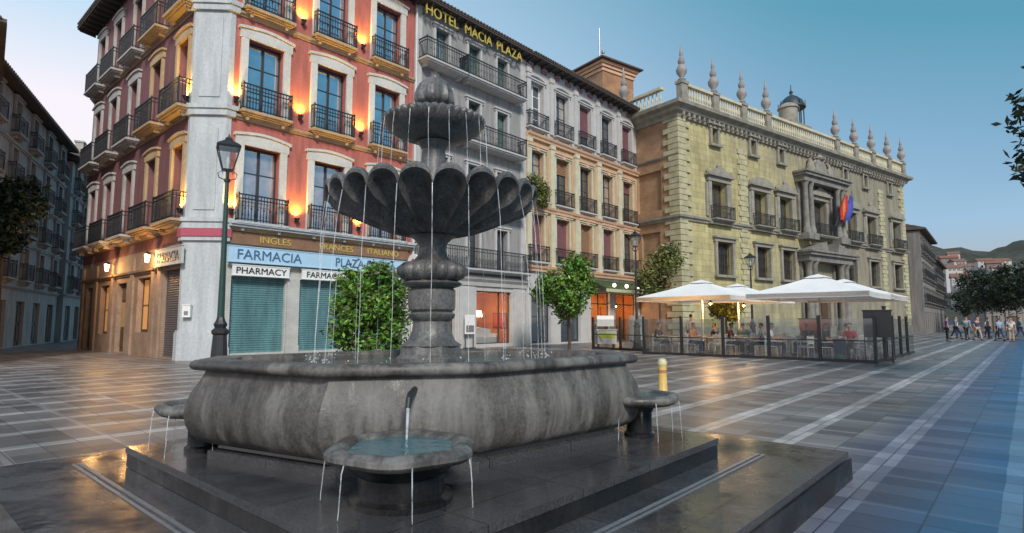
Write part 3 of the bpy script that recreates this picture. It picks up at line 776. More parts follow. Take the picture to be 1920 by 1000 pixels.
def lantern(label, s, z):
    t = thing('wall_lantern', label, 'wall lantern', at_red(B_map(s, 0.08, z)), ANG_U - PI / 2, 'lit lanterns on the side street wall')
    b = MB(); b.tube([(0, 0, 0.0), (0, -0.12, 0.1), (0, -0.3, 0.12)], 0.015)
    b.lathe([(0.10, 0.02), (0.13, 0.05), (0.02, 0.16), (0.015, 0.2)], 8, (0, -0.3)); b.lathe([(0.06, -0.32), (0.07, -0.29)], 8, (0, -0.3)); b.obj('bracket', M['iron'], t, 40)
    b = MB(); b.lathe([(0.05, -0.28), (0.10, 0.0), (0.09, 0.02)], 10, (0, -0.3)); b.obj('glass', M['glow_soft'], t, 40)
    lamp('lantern_lamp', (0, -0.42, -0.15), 120, (1.0, 0.52, 0.16), 0.08, t)
lantern('lit lantern beside the FARMACIA board on the side street wall', 3.68, 3.98)
lantern('lit lantern farther along the side street wall over a doorway', 9.15, 3.95)

# ------------------------------------------------------------------ hotel
def on_u(s): return (KX + s * UX, KY + s * UY, 0)
H0, H1 = 9.74, 18.27
hot = thing('hotel_building', 'grey stucco hotel with long iron balconies between red and cream buildings', 'building', on_u(H0), ANG_U)
HB = (1.78, 4.14, 6.42); HF = (4.16, 7.58, 10.95, 14.46); HH = (2.35, 2.25, 2.42, 2.1)
ops = [(s - 0.45, s + 0.45, z, z + h) for z, h in zip(HF, HH) for s in HB]
HW = H1 - H0
mb = MB(); facade(mb, A_map, 0, HW, 3.9, 17.4, ops); mb.quad((0, 0, 15), (0, 10, 15), (0, 10, 17.4), (0, 0, 17.4)); mb.obj('wall', M['hotel'], hot)
gops = [(4.45, 7.28, 0.18, 3.05), (0.5, 2.9, 0.1, 2.9)]
mb = MB(); facade(mb, A_map, 0, HW, 0, 3.9, gops, 0.3)
for s0, s1 in ((3.0, 4.35), (7.4, 8.4)): mb.box(s0, s1, -0.06, 0.02, 0, 3.25)
band(mb, A_map, 0, HW, 3.3, [(0, 0), (0.1, 0), (0.14, 0.2), (0.28, 0.35), (0.3, 0.5), (0, 0.5)])
mb.obj('shopfront', M['hotel_trim'], hot)
for s in (0.22, HW - 0.25): MB().box(s - 0.22, s + 0.22, -0.05, 0.02, 4.2, 17.3).obj('pilaster', M['hotel_trim'], hot)
hp = [['glass_dark', 'glass_dark', 'glass_dark'], ['glass_green', 'glass_dark', 'glass_warm'], ['glass_green', 'glass_dark', 'glass_green'], ['glass_blue', 'glass_green', 'glass_green']]
for fi, (z, h) in enumerate(zip(HF, HH)):
    for bi, s in enumerate(HB):
        inst(window_tree(0.9, h, 'frame' if fi < 1 else 'green_frame', hp[fi][bi], 3, 'hotel_trim', 0.13, 0.12, 0.0), hot, (s, 0.27, z))
    if fi in (2, 3, 1):
        inst(balcony_tree(2.9, 0.75, 'hotel_trim', 1.0, 0.22), hot, (HB[0] - 0.15, 0, z))
        inst(balcony_tree(4.85, 0.75, 'hotel_trim', 1.0, 0.22), hot, (5.45, 0, z))
    else:
        inst(balcony_tree(8.2, 0.7, 'hotel_trim', 1.05, 0.2), hot, (4.2, 0, z))
eave_roof(hot, A_map, 0.0, HW, 17.4, 0.7, 7, 2.4, 'tile')
# lit lobby behind the big ground floor window
a, b_, c, d = gops[0]
mb = MB(); mb.quad((a - 0.4, 2.6, 0), (b_ + 0.4, 2.6, 0), (b_ + 0.4, 2.6, 3.1), (a - 0.4, 2.6, 3.1)); mb.quad((a - 0.4, 0.32, 0), (a - 0.4, 2.6, 0), (a - 0.4, 2.6, 3.1), (a - 0.4, 0.32, 3.1))
mb.quad((b_ + 0.4, 0.32, 0), (b_ + 0.4, 2.6, 0), (b_ + 0.4, 2.6, 3.1), (b_ + 0.4, 0.32, 3.1)); mb.quad((a - 0.4, 0.32, 3.1), (b_ + 0.4, 0.32, 3.1), (b_ + 0.4, 2.6, 3.1), (a - 0.4, 2.6, 3.1))
mb.quad((a - 0.4, 0.32, 0.12), (b_ + 0.4, 0.32, 0.12), (b_ + 0.4, 2.6, 0.12), (a - 0.4, 2.6, 0.12))
mb.obj('lobby_room', mat('terracotta_room_wall', (0.50, 0.20, 0.08), 0.8, 0.1, 2, 0.15), hot)
mb = MB(); w_ = b_ - a
for x in (-w_ / 2, w_ / 2 - 0.06, -0.03 + w_ * 0.2): mb.box(x, x + 0.06, 0, 0.08, 0, d - c)
for z in (0, d - c - 0.06): mb.box(-w_ / 2 + 0.06, w_ / 2 - 0.06, 0.01, 0.07, z, z + 0.06)
pm = MB(); pm.box(-w_ / 2 + 0.03, w_ / 2 - 0.03, 0.03, 0.04, 0.05, d - c - 0.05)
inst(('shop_window', mb.mesh('shop_window', M['wood']), [('pane', pm.mesh('pane', M['screen']), [])]), hot, ((a + b_) / 2, 0.2, c))
a2, b2, c2, d2 = gops[1]
inst(window_tree(b2 - a2, d2 - c2, 'frame', 'lit_dim', 2), hot, ((a2 + b2) / 2, 0.22, c2))
def hw(x, y, z=0): return (KX + (H0 + x) * UX + y * VX, KY + (H0 + x) * UY + y * VY, z)
sf = thing('lobby_sofa', 'pale sofa inside the lit hotel lobby window', 'sofa', hw(5.75, 0.85, 0.12), ANG_U)
b = MB(); b.box(-0.9, 0.9, -0.35, 0.35, 0.1, 0.42); b.obj('seat', M['white'], sf)
b = MB(); b.loft([[(x, y, z) for x in (-0.9, 0.9) for y, z in ((0.2, 0.42),)] + [(0.9, 0.2, 0.85), (0.0, 0.2, 0.95), (-0.9, 0.2, 0.85)]] + [[(-0.9, 0.36, 0.42), (0.9, 0.36, 0.42), (0.9, 0.36, 0.85), (0, 0.36, 0.95), (-0.9, 0.36, 0.85)]]); b.obj('backrest', M['white'], sf)
for x in (-0.98, 0.9): MB().box(x, x + 0.08, -0.35, 0.36, 0.1, 0.62).obj('arm', M['white'], sf)
for x in (-0.8, 0.8):
    for y in (-0.28, 0.28): MB().lathe([(0.02, 0.0), (0.03, 0.1)], 8, (x, y)).obj('leg', M['wood'], sf)
fl = thing('lobby_lamp', 'glowing shaded lamp inside the hotel lobby', 'lamp', hw(6.35, 1.75, 0.12), ANG_U)
b = MB(); b.lathe([(0.16, 0), (0.16, 0.03), (0.02, 0.05), (0.018, 1.6)], 12); b.obj('stand', M['wood'], fl, 40)
b = MB(); b.lathe([(0.24, 1.55), (0.15, 1.9)], 16); b.obj('lamp_shade', M['glow_soft'], fl, 40)
lamp('lobby_light', (0, -0.35, 1.75), 75, (1.0, 0.5, 0.16), 0.15, fl)
pt = thing('lobby_picture', 'red framed picture on the hotel lobby side wall', 'picture', hw(7.66, 1.25, 1.0), ANG_U - PI / 2)
b = MB(); b.box(-0.55, 0.55, -0.03, 0.02, 0, 0.9); b.obj('frame', M['wood'], pt)
b = MB(); b.box(-0.48, 0.48, -0.045, -0.03, 0.07, 0.83); b.obj('canvas', mat('red_canvas', (0.42, 0.05, 0.03), 0.6, 0.3, 4, 0.3), pt)
# hotel name standing letters under the eave
hs = thing('hotel_sign', 'gold letters spelling the hotel name under the roof eave', 'sign', on_u(H0), ANG_U)
for word, x, w_ in (('HOTEL', 1.45, 2.2), ('MACIÁ', 4.1, 2.1), ('PLAZA', 6.65, 2.2)):
    link('lettering', font_mesh(word, 0.78, M['gold'], 0.03, w_, 0.0), hs, (x, -0.42, 16.78))
b = MB()
for z in (16.86, 17.18): b.box(0.3, 7.8, -0.37, -0.35, z, z + 0.025)
for x in (0.4, 2.8, 5.3, 7.7): b.box(x, x + 0.03, -0.35, 0.0, 16.87, 16.9)
b.obj('rail', M['iron'], hs)
an = thing('roof_aerial', 'thin television aerial on the hotel roof', 'aerial', hw(7.3, 2.5, 18.2), ANG_U)
b = MB(); b.tube([(0, 0, -0.2), (0, 0, 1.8)], 0.018)
b.tube([(-0.6, 0, 1.7), (0.6, 0, 1.7)], 0.01)
for x in (-0.5, -0.25, 0.0, 0.25, 0.5): b.tube([(x, -0.25, 1.7), (x, 0.25, 1.7)], 0.007)
b.obj('mast', M['steel'], an)
bd = thing('menu_board', 'white framed notice board leaning by the hotel lobby window', 'notice board', hw(3.65, -0.3, 0), ANG_U)
b = MB(); b.box(-0.35, 0.35, -0.04, 0.0, 0.75, 1.75); b.obj('board', M['white'], bd)
b = MB(); b.box(-0.28, 0.28, -0.052, -0.04, 0.85, 1.2); b.obj('notice', M['steel'], bd)
for x in (-0.3, 0.27): MB().box(x, x + 0.03, -0.03, 0.0, 0, 0.75).obj('leg', M['black'], bd)
MB().box(-0.32, 0.32, -0.16, 0.14, 0.0, 0.05).obj('base', M['black'], bd)

# ------------------------------------------------------------------ cream building
Y0, Y1 = 18.29, 32.35
yel = thing('cream_building', 'cream and grey building with tall pilasters and brown blinds beside the hotel', 'building', on_u(Y0), ANG_U)
YB = (0.98, 3.65, 6.3, 9.05, 11.85); YF = (4.98, 8.72, 13.2); YH = (2.9, 3.1, 2.95); YW = Y1 - Y0
ops = [(s - 0.7, s + 0.7, z, z + h) for z, h in zip(YF, YH) for s in YB]
mb = MB(); facade(mb, A_map, 0, YW, 4.4, 12.6, [o for o in ops if o[2] < 12]); mb.obj('wall', M['yellow'], yel)
mb = MB(); facade(mb, A_map, 0, YW, 12.6, 17.4, [o for o in ops if o[2] > 12]); mb.quad((YW, 0, 0), (YW, 9, 0), (YW, 9, 17.4), (YW, 0, 17.4)); mb.obj('upper_wall', M['hotel_trim'], yel)
gops = [(0.5, 2.4, 0.1, 3.3), (3.4, 5.6, 0.1, 3.3), (6.8, 9.2, 0.1, 3.4), (9.9, 12.9, 0.1, 3.4)]
mb = MB(); facade(mb, A_map, 0, YW, 0, 4.4, gops, 0.3); mb.obj('shopfront', M['hotel_trim'], yel)
pil = (0.02, 2.32, 4.98, 7.66, 10.45, 13.6)
for s in pil:
    mb = MB(); mb.box(s, s + 0.42, -0.14, 0.02, 4.75, 12.5); mb.box(s - 0.05, s + 0.47, -0.19, 0.02, 12.25, 12.5); mb.box(s - 0.05, s + 0.47, -0.19, 0.02, 8.35, 8.6); mb.box(s - 0.04, s + 0.46, -0.18, 0.02, 4.75, 5.2)
    mb.obj('pilaster', M['cream'], yel)
for s in pil:
    mb = MB(); mb.box(s + 0.03, s + 0.39, -0.12, 0.02, 13.2, 17.1); mb.box(s - 0.02, s + 0.44, -0.16, 0.02, 16.6, 16.9)
    mb.obj('upper_pilaster', M['hotel_trim'], yel)
mb = MB()
for z in (12.52, 8.1, 4.4): band(mb, A_map, 0, YW, z, [(0, 0), (0.16, 0), (0.18, 0.12), (0.26, 0.2), (0.3, 0.34), (0, 0.34)])
for z, h in zip(YF[:2], YH):
    for s in YB: 
        mb.prism([(s - 0.95, z + h + 0.22), (s + 0.95, z + h + 0.22), (s + 0.9, z + h + 0.36), (s - 0.9, z + h + 0.36)], -0.22, 0.02)
        mb.prism([(s - 0.14, z + h - 0.02), (s + 0.14, z + h - 0.02), (s + 0.2, z + h + 0.2), (s - 0.2, z + h + 0.2)], -0.2, 0.02)
mb.obj('moulding', M['peach'], yel)
for s in YB:
    mb = MB(); n = 10; z = YF[2] + YH[2]
    o_ = [(s + 0.95 * math.cos(PI * k / n), z + 0.18 + 0.34 * math.sin(PI * k / n)) for k in range(n + 1)]
    i_ = [(s + 0.80 * math.cos(PI * k / n), z + 0.16 + 0.22 * math.sin(PI * k / n)) for k in range(n + 1)]
    mb.prism(o_ + list(reversed(i_)), -0.14, 0.02)
    mb.obj('arched_hood', M['hotel_trim'], yel)
bl = [[('blind_mauve', .8), ('blind_mauve', .8), ('blind_brown', 1), ('blind_mauve', .7), (None, 1)],
      [(None, 1), ('blind_brown', .3), (None, 1), (None, 1), ('blind_mauve', .25)],
      [(None, 1), (None, 1), ('blind_mauve', .7), (None, 1), ('blind_mauve', .85)]]
for fi, (z, h) in enumerate(zip(YF, YH)):
    for bi, s in enumerate(YB):
        bm_, bf = bl[fi][bi]
        inst(window_tree(1.4, h, 'frame' if (fi, bi) != (2, 0) else 'white', ('glass_dark', 'glass_dark', 'glass_warm')[(fi * 2 + bi) % 3], 4, 'cream' if fi < 2 else 'hotel_trim', 0.14, 0.1, 0.0, bm_, bf), yel, (s, 0.27, z))
        inst(balcony_tree(1.95, 0.36, 'hotel_trim', 0.95, 0.16), yel, (s, 0, z))
eave_roof(yel, A_map, 0.0, YW + 0.4, 17.4, 0.75, 7, 2.4, 'tile', 0.7)
for i in range(11): MB().box(0.2 + i * 1.3, 0.75 + i * 1.3, -0.09, 0.02, 16.98, 17.2).obj('frieze_panel', mat('rose_frieze', (0.34, 0.15, 0.15), 0.8, 0.12, 3, 0.15), yel)
for i, (a, b_, c, d) in enumerate(gops):
    if i < 2:
        inst(window_tree(b_ - a, d - c, 'frame', 'glass_dark', 2), yel, ((a + b_) / 2, 0.22, c))
def yw(x, y, z=0): return (KX + (Y0 + x) * UX + y * VX, KY + (Y0 + x) * UY + y * VY, z)
# lit cafe rooms
mb = MB()
mb.quad((6.4, 2.4, 0), (13.3, 2.4, 0), (13.3, 2.4, 3.5), (6.4, 2.4, 3.5)); mb.quad((6.4, 0.32, 3.5), (13.3, 0.32, 3.5), (13.3, 2.4, 3.5), (6.4, 2.4, 3.5))
mb.quad((6.4, 0.32, 0), (6.4, 2.4, 0), (6.4, 2.4, 3.5), (6.4, 0.32, 3.5)); mb.quad((13.3, 0.32, 0), (13.3, 2.4, 0), (13.3, 2.4, 3.5), (13.3, 0.32, 3.5))
for x in (7.0, 8.2, 10.2, 11.6): mb.box(x, x + 0.9, 2.3, 2.38, 1.2, 2.5)
mb.obj('cafe_room', mat('orange_room_wall', (0.52, 0.21, 0.08), 0.8, 0.25, 2, 0.2), yel)
mb = MB(); mb.box(6.9, 12.8, 1.2, 1.7, 0.0, 1.1); mb.obj('counter', M['wood'], yel)
for (a, b_, c, d) in gops[2:]:
    mb = MB(); w_ = b_ - a
    for x in (-w_ / 2, w_ / 2 - 0.07, -0.035): mb.box(x, x + 0.07, 0, 0.08, 0, d - c)
    for z in (0, d - c - 0.07, (d - c) * 0.75): mb.box(-w_ / 2 + 0.07, w_ / 2 - 0.07, 0.01, 0.07, z, z + 0.07)
    pm = MB(); pm.box(-w_ / 2 + 0.03, w_ / 2 - 0.03, 0.03, 0.04, 0.05, d - c - 0.05)
    inst(('shop_window', mb.mesh('shop_window', M['wood']), [('pane', pm.mesh('pane', M['screen']), [])]), yel, ((a + b_) / 2, 0.2, c))
for i, x in enumerate((7.9, 11.4)):
    t = thing('pendant_lamp', ('glowing pendant lamp in the left cafe window', 'glowing pendant lamp in the right cafe window')[i], 'lamp', yw(x, 0.9, 2.55), ANG_U)
    b = MB(); b.lathe([(0.02, 0.9), (0.02, 0.25), (0.2, 0.05), (0.22, 0.0), (0.18, 0.0), (0.03, 0.2)], 14); b.obj('lamp_shade', M['iron'], t, 40)
    b = MB(); b.lathe([(0.03, -0.10), (0.10, -0.05), (0.10, 0.02), (0.03, 0.08)], 12); b.obj('bulb', M['glow_soft'], t, 60)
    lamp('cafe_light', (0, -0.1, -0.25), 150, (1.0, 0.5, 0.18), 0.12, t)
aw = thing('awning', 'dark green awning with pale trim over the lit cafe', 'awning', yw(9.9, 0, 3.5), ANG_U)
b = MB(); b.loft([[(x, y, z) for y, z in ((-0.02, 0.75), (-1.3, 0.12), (-1.3, 0.08), (-0.02, 0.7))] for x in (-3.2, 3.2)]); b.obj('canvas', mat('green_awning', (0.05, 0.08, 0.03), 0.8, 0.12, 2, 0.15), aw)
b = MB()
for i in range(16): b.prism([(-3.2 + 0.4 * i, 0.08), (-2.8 + 0.4 * i, 0.08), (-2.8 + 0.4 * i, -0.1), (-3.0 + 0.4 * i, -0.17), (-3.2 + 0.4 * i, -0.1)], -1.31, -1.29)
b.obj('valance', mat('pale_green_trim', (0.50, 0.52, 0.32), 0.8, 0.1, 3, 0.1), aw)
for i, x in enumerate((-2.3, -0.7, 0.9, 2.5)):
    t = thing('awning_lamp', ('first lit globe lamp from the left on the cafe awning', 'second lit globe lamp from the left on the cafe awning', 'third lit globe lamp from the left on the cafe awning', 'rightmost lit globe lamp on the cafe awning')[i], 'lamp', yw(9.9 + x, -1.36, 3.78), ANG_U, 'globe lamps on the cafe awning')
    b = MB(); b.lathe([(0.02, -0.09), (0.10, -0.03), (0.12, 0.05), (0.09, 0.13), (0.02, 0.17)], 12); b.obj('globe', emit('white_globe_glow', (1.0, 0.86, 0.6), 5), t, 60)
    b = MB(); b.lathe([(0.05, -0.14), (0.05, -0.085)], 10); b.tube([(0, 0, -0.12), (0, 0.2, -0.18)], 0.012); b.obj('bracket', M['iron'], t)

# ------------------------------------------------------------------ brick tower behind
tw = thing('brick_tower', 'square brick lookout tower with low tiled roof behind the cream building', 'tower', (8.24 + 0.7 * (PDX - PDY), 51.0 + 0.7 * (PDX + PDY), 0), ANG_P)
TX, TY = 4.1, 2.9
mb = MB(); mb.box(0, TX, 0, TY, -1.2, 24.3); mb.obj('wall', M['brick_x'], tw); tw.location.z = 1.2
mb = MB()
for z, e in ((23.4, 0.1), (23.75, 0.22), (24.05, 0.38)): mb.box(-e, TX + e, -e, TY + e, z, z + 0.28 if z < 24 else 24.3)
mb.obj('cornice', M['peach'], tw)
mb = MB(); o_ = 0.7
mb.add([(-o_, -o_, 24.32), (TX + o_, -o_, 24.32), (TX + o_, TY + o_, 24.32), (-o_, TY + o_, 24.32), (-o_, -o_, 24.46), (TX + o_, -o_, 24.46), (TX + o_, TY + o_, 24.46), (-o_, TY + o_, 24.46), (TX / 2 - 0.5, TY / 2, 25.7), (TX / 2 + 0.5, TY / 2, 25.7)],
       [(3, 2, 1, 0), (0, 1, 5, 4), (1, 2, 6, 5), (2, 3, 7, 6), (3, 0, 4, 7), (4, 5, 9, 8), (5, 6, 9), (6, 7, 8, 9), (7, 4, 8)])
mb.obj('roof', M['tile'], tw)
mt = thing('roof_mast', 'tall thin radio mast on the brick tower roof', 'mast', (8.24, 52.6, 25.8), ANG_P)
b = MB(); b.tube([(0, 0, 0), (0, 0, 3.2)], 0.07, 6); b.tube([(0.45, 0, 0), (0.45, 0, 0.9)], 0.05, 6); b.lathe([(0.16, 0.85), (0.16, 1.1)], 8, (0.45, 0)); b.obj('pole', M['steel'], mt)

# ------------------------------------------------------------------ palace
pal = thing('palace', 'ochre stone palace with quoins, pedimented windows and a rooftop balustrade of pinnacles', 'palace', (PCX, PCY, 0), ANG_P)
PW, PD = 38.2, 15.0
mainS = (4.57, 10.1, 13.9, 25.7, 29.9, 35.8); gfS = (5.1, 10.3, 14.1, 25.4, 30.2, 35.7); atS = (4.3, 9.4, 13.6, 25.0, 29.2, 34.8)
cen = 19.6
opm = [(s - 0.95, s + 0.95, 9.15, 11.9) for s in mainS] + [(cen - 1.2, cen + 1.2, 9.15, 12.3)]
opg = [(s - 0.95, s + 0.95, 4.9, 7.4) for s in gfS] + [(cen - 1.5, cen + 1.5, 0.1, 5.0)]
opa = [(s - 0.35, s + 0.35, 14.9, 16.1) for s in atS]
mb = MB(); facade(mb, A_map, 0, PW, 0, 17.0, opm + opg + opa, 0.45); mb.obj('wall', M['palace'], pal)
mb = MB(); facade(mb, B_map, 0, PD, 0, 17.0, [(1.8, 3.6, 5.0, 8.0), (1.6, 3.9, 9.6, 12.6)], 0.25)
mb.quad((PW, 0, 0), (PW, PD, 0), (PW, PD, 17), (PW, 0, 17)); mb.quad((0, PD, 0), (PW, PD, 0), (PW, PD, 17), (0, PD, 17))
mb.quad((0, 0, 16.99), (PW, 0, 16.99), (PW, PD, 16.99), (0, PD, 16.99))
mb.obj('side_wall', M['brick'], pal)
mb = MB()   # blind recesses of the side wall
mb.box(0.22, 0.3, 1.8, 3.6, 5.0, 8.0); mb.obj('blind_niche', M['brick'], pal); mb = MB(); mb.box(0.22, 0.3, 1.6, 3.9, 9.6, 12.6); mb.obj('blind_niche', M['brick'], pal)
mb, qb, qc, qd = MB(), MB(), MB(), MB(); zq = 0.0; k = 0      # alternating quoin blocks
while zq < 16.4:
    lw = 1.25 if k % 2 else 0.8
    mb.box(-0.10, lw, -0.12, 0.02, zq + 0.02, zq + 0.40); mb.box(-0.105, 0.02, -0.118, 2.05 - lw, zq + 0.022, zq + 0.398)
    for c_, qm in ((7.85, qb), (32.6, qc)):
        h_ = lw * 0.5
        if zq < 15: qm.box(c_ - h_, c_ + h_, -0.10, 0.02, zq + 0.02, zq + 0.40)
    qd.box(PW - lw, PW + 0.06, -0.12, 0.02, zq + 0.02, zq + 0.40)
    zq += 0.42; k += 1
for q_ in (mb, qb, qc, qd): q_.obj('quoin', mat('quoin_stone', (0.47, 0.43, 0.27), 0.85, 0.15, 3, 0.3), pal)
mb = MB()
big = [(0, 0), (0.15, 0.0), (0.2, 0.25), (0.45, 0.4), (0.5, 0.62), (0.85, 0.75), (0.9, 1.0), (0, 1.0)]
mb.loft([[(-d, -d, 16.2 + z) for d, z in big], [(PW + d, -d, 16.2 + z) for d, z in big]])
mb.loft([[(-d, -d, 16.2 + z) for d, z in big], [(-d, PD, 16.2 + z) for d, z in big]])
for i in range(64):
    x = 0.3 + i * (PW - 0.6) / 63
    mb.box(x - 0.1, x + 0.1, -0.42, -0.02, 16.3, 16.58)
mb.obj('cornice', M['palace_trim'], pal)
st = [(0, 0), (0.12, 0), (0.14, 0.14), (0.26, 0.2), (0.28, 0.36), (0, 0.36)]
mb = MB()
mb.loft([[(-d, -d, 8.65 + z) for d, z in st], [(PW + d, -d, 8.65 + z) for d, z in st]])
mb.loft([[(-d, -d, 8.65 + z) for d, z in st], [(-d, PD, 8.65 + z) for d, z in st]])
mb.loft([[(-d, -d - 0.003, 13.35 + z) for d, z in CORN], [(-d, PD, 13.35 + z) for d, z in CORN]])
mb.box(-0.2, PW + 0.1, -0.16, 0.02, 0, 1.0)
mb.obj('string_course', M['palace_trim'], pal)
# balustrade
finS = (0.1, 3.85, 7.55, 11.0, 22.7, 26.45, 30.2, 33.9, 37.4)
mb = MB()
def balus(mp, s0, s1, n):
    mb.loft([[mp(s, d, z) for d, z in ((0.62, 17.22), (0.62, 17.42), (0.25, 17.42), (0.25, 17.22))] for s in (s0, s1)])
    mb.loft([[mp(s, d, z) for d, z in ((0.64, 18.42), (0.66, 18.62), (0.22, 18.62), (0.24, 18.42))] for s in (s0, s1)])
    for i in range(n):
        s = s0 + (s1 - s0) * (i + 0.5) / n
        mb.loft([[mp(s + r * math.cos(a), 0.43 + r * math.sin(a), z) for a in [2 * PI * q_ / 6 for q_ in range(6)]] for r, z in ((0.09, 17.42), (0.05, 17.55), (0.11, 17.8), (0.05, 18.15), (0.09, 18.42))])
prev = 0.1
for s in finS[1:]:
    balus(A_map, prev + 0.33, s - 0.33, max(3, int((s - prev) / 0.36))); prev = s
balus(B_map, 0.9, 4.4, 9); balus(B_map, 5.1, 14.6, 25)
mb.obj('balustrade', M['cream'], pal)
ped = MB(); ped.box(-0.33, 0.33, -0.68, -0.18, 17.22, 18.5); ped.box(-0.4, 0.4, -0.75, -0.11, 18.5, 18.72); ped.box(-0.36, 0.36, -0.71, -0.15, 17.2, 17.42)
fin = MB(); fin.lathe([(0.22, 18.72), (0.30, 18.85), (0.14, 18.98), (0.16, 19.05), (0.36, 19.35), (0.40, 19.6), (0.28, 19.85), (0.16, 20.0), (0.22, 20.08), (0.26, 20.25), (0.16, 20.5), (0.10, 20.62), (0.14, 20.75), (0.10, 21.0), (0.03, 21.5), (0.0, 21.55)], 14, (0, -0.43))
pedm, finm = ped.mesh('pedestal', M['palace_trim']), fin.mesh('finial', M['finial'], 50)
for s in finS:
    inst(('pedestal', pedm, [('finial', finm, [])]), pal, (s, 0, 0))
for s in (4.75, 14.9):
    inst(('pedestal', pedm, [('finial', finm, [])]), pal, B_map(s, 0, 0), -PI / 2)
# windows
def ped_window(w, h, tri):
    key = ('ped', w, h, tri)
    if key in _wc: return _wc[key]
    nm, me, ch = window_tree(w, h, 'wood', 'glass_dark', 4)
    s = MB(); d = 0.45; x0, x1 = w / 2, w / 2 + 0.38
    for sg in (-1, 1):
        a, b = sorted((sg * x0, sg * x1)); s.box(a, b, -d - 0.14, -d + 0.1, -0.25, h + 0.05)
        a, b = sorted((sg * (x1 + 0.01), sg * (x1 + 0.24))); s.box(a, b, -d - 0.09, -d + 0.1, 0.1, h - 0.1)
    s.box(-x1 - 0.12, x1 + 0.12, -d - 0.2, -d + 0.1, h + 0.05, h + 0.42)
    s.box(-x1 - 0.3, x1 + 0.3, -d - 0.42, -d + 0.1, h + 0.42, h + 0.58)
    if tri: 
        s.prism([(-x1 - 0.28, h + 0.582), (x1 + 0.28, h + 0.582), (0, h + 1.25)], -d - 0.34, -d + 0.1)
        s.lathe([(0.16, h + 1.1), (0.2, h + 1.3), (0.08, h + 1.5), (0, h + 1.62)], 8, (0, -d - 0.12))
    else:
        n = 10; s.prism([((x1 + 0.28) * math.cos(PI * k / n), h + 0.582 + 0.62 * math.sin(PI * k / n)) for k in range(n + 1)], -d - 0.34, -d + 0.1)
    for sg in (-1, 1): s.lathe([(0.12, h + 0.58), (0.14, h + 0.75), (0.05, h + 0.95), (0, h + 1.05)], 6, (sg * (x1 + 0.12), -d - 0.2))
    s.box(-x1 - 0.1, x1 + 0.1, -d - 0.3, -d + 0.1, -0.5, -0.28)
    t = (nm, me, ch + [('surround', s.mesh('surround', M['palace_trim']), [])])
    _wc[key] = t
    return t
for i, s in enumerate(mainS):
    inst(ped_window(1.9, 2.75, i % 2 == 0), pal, (s, 0.40, 9.15)); inst(balcony_tree(2.5, 0.7, 'palace_trim', 0.95, 0.2), pal, (s, 0, 9.06))
def plain_surround(w, h, pane):
    key = ('plain', w, h, pane)
    if key in _wc: return _wc[key]
    nm, me, ch = window_tree(w, h, 'wood', pane, 3)
    s = MB(); d = 0.45
    for sg in (-1, 1):
        a, b = sorted((sg * w / 2, sg * (w / 2 + 0.26))); s.box(a, b, -d - 0.12, -d + 0.1, -0.02, h)
    s.box(-w / 2 - 0.36, w / 2 + 0.36, -d - 0.16, -d + 0.1, h, h + 0.26); s.box(-w / 2 - 0.45, w / 2 + 0.45, -d - 0.3, -d + 0.1, h + 0.26, h + 0.4)
    s.box(-w / 2 - 0.36, w / 2 + 0.36, -d - 0.26, -d + 0.1, -0.2, -0.02)
    bars = MB()
    if w > 1:
        for k in range(9): bars.box(-w / 2 + w * (k + 0.5) / 9 - 0.015, -w / 2 + w * (k + 0.5) / 9 + 0.015, -d * 0.5, -d * 0.5 + 0.03, 0, h)
        for z in (h * 0.33, h * 0.66): bars.box(-w / 2, w / 2, -d * 0.5 - 0.012, -d * 0.5 + 0.04, z - 0.015, z + 0.015)
    t = (nm, me, ch + [('surround', s.mesh('surround', M['palace_trim']), [])] + ([('grille', bars.mesh('grille', M['iron']), [])] if w > 1 else []))
    _wc[key] = t
    return t
for s in gfS: inst(plain_surround(1.9, 2.5, 'glass_dark'), pal, (s, 0.40, 4.9))
for s in atS: inst(plain_surround(0.7, 1.2, 'glass_dark'), pal, (s, 0.40, 14.9))
inst(ped_window(2.4, 3.15, True), pal, (cen, 0.40, 9.15)); inst(balcony_tree(3.4, 0.9, 'palace_trim', 1.0, 0.24), pal, (cen, 0, 9.06))
# portal: two orders of paired columns, entablatures, crest
mb = MB()
for z0, z1, r in ((0.9, 6.6, 0.32), (9.4, 13.6, 0.26)):
    for dx in (-3.3, -2.4, 2.4, 3.3):
        x = cen + dx
        mb.lathe([(r * 1.35, z0 - 0.35), (r * 1.35, z0), (r * 1.1, z0 + 0.15), (r, z0 + 0.3), (r * 0.86, z1 - 0.4), (r * 1.25, z1 - 0.1), (r * 1.35, z1)], 14, (x, -0.62))
        mb.box(x - 0.42, x + 0.42, -1.02, 0.02, z0 - 0.9, z0 - 0.34); mb.box(x - 0.4, x + 0.4, -0.2, 0.02, z0 - 0.3, z1)
for z0, e in ((6.6, 1.0), (13.6, 0.9)):
    mb.box(cen - 3.9, cen + 3.9, -e - 0.05, 0.02, z0, z0 + 0.5); mb.box(cen - 4.05, cen + 4.05, -e - 0.3, 0.02, z0 + 0.5, z0 + 0.75); mb.box(cen - 4.2, cen + 4.2, -e - 0.45, 0.02, z0 + 0.75, z0 + 0.92)
mb.prism([(cen - 4.0, 7.52), (cen - 0.9, 7.52), (cen - 1.1, 8.4)], -1.2, 0.02); mb.prism([(cen + 0.9, 7.52), (cen + 4.0, 7.52), (cen + 1.1, 8.4)], -1.2, 0.02)
mb.obj('portal', mat('dark_portal_stone', (0.24, 0.225, 0.20), 0.85, 0.2, 3, 0.4), pal, 40)
mb = MB()
n = 16; sh_ = [(cen + 0.95 * math.cos(2 * PI * k / n) * (1 + 0.1 * math.cos(8 * PI * k / n)), 15.2 + 0.95 * math.sin(2 * PI * k / n)) for k in range(n)]
mb.prism(sh_, -0.5, 0.02)
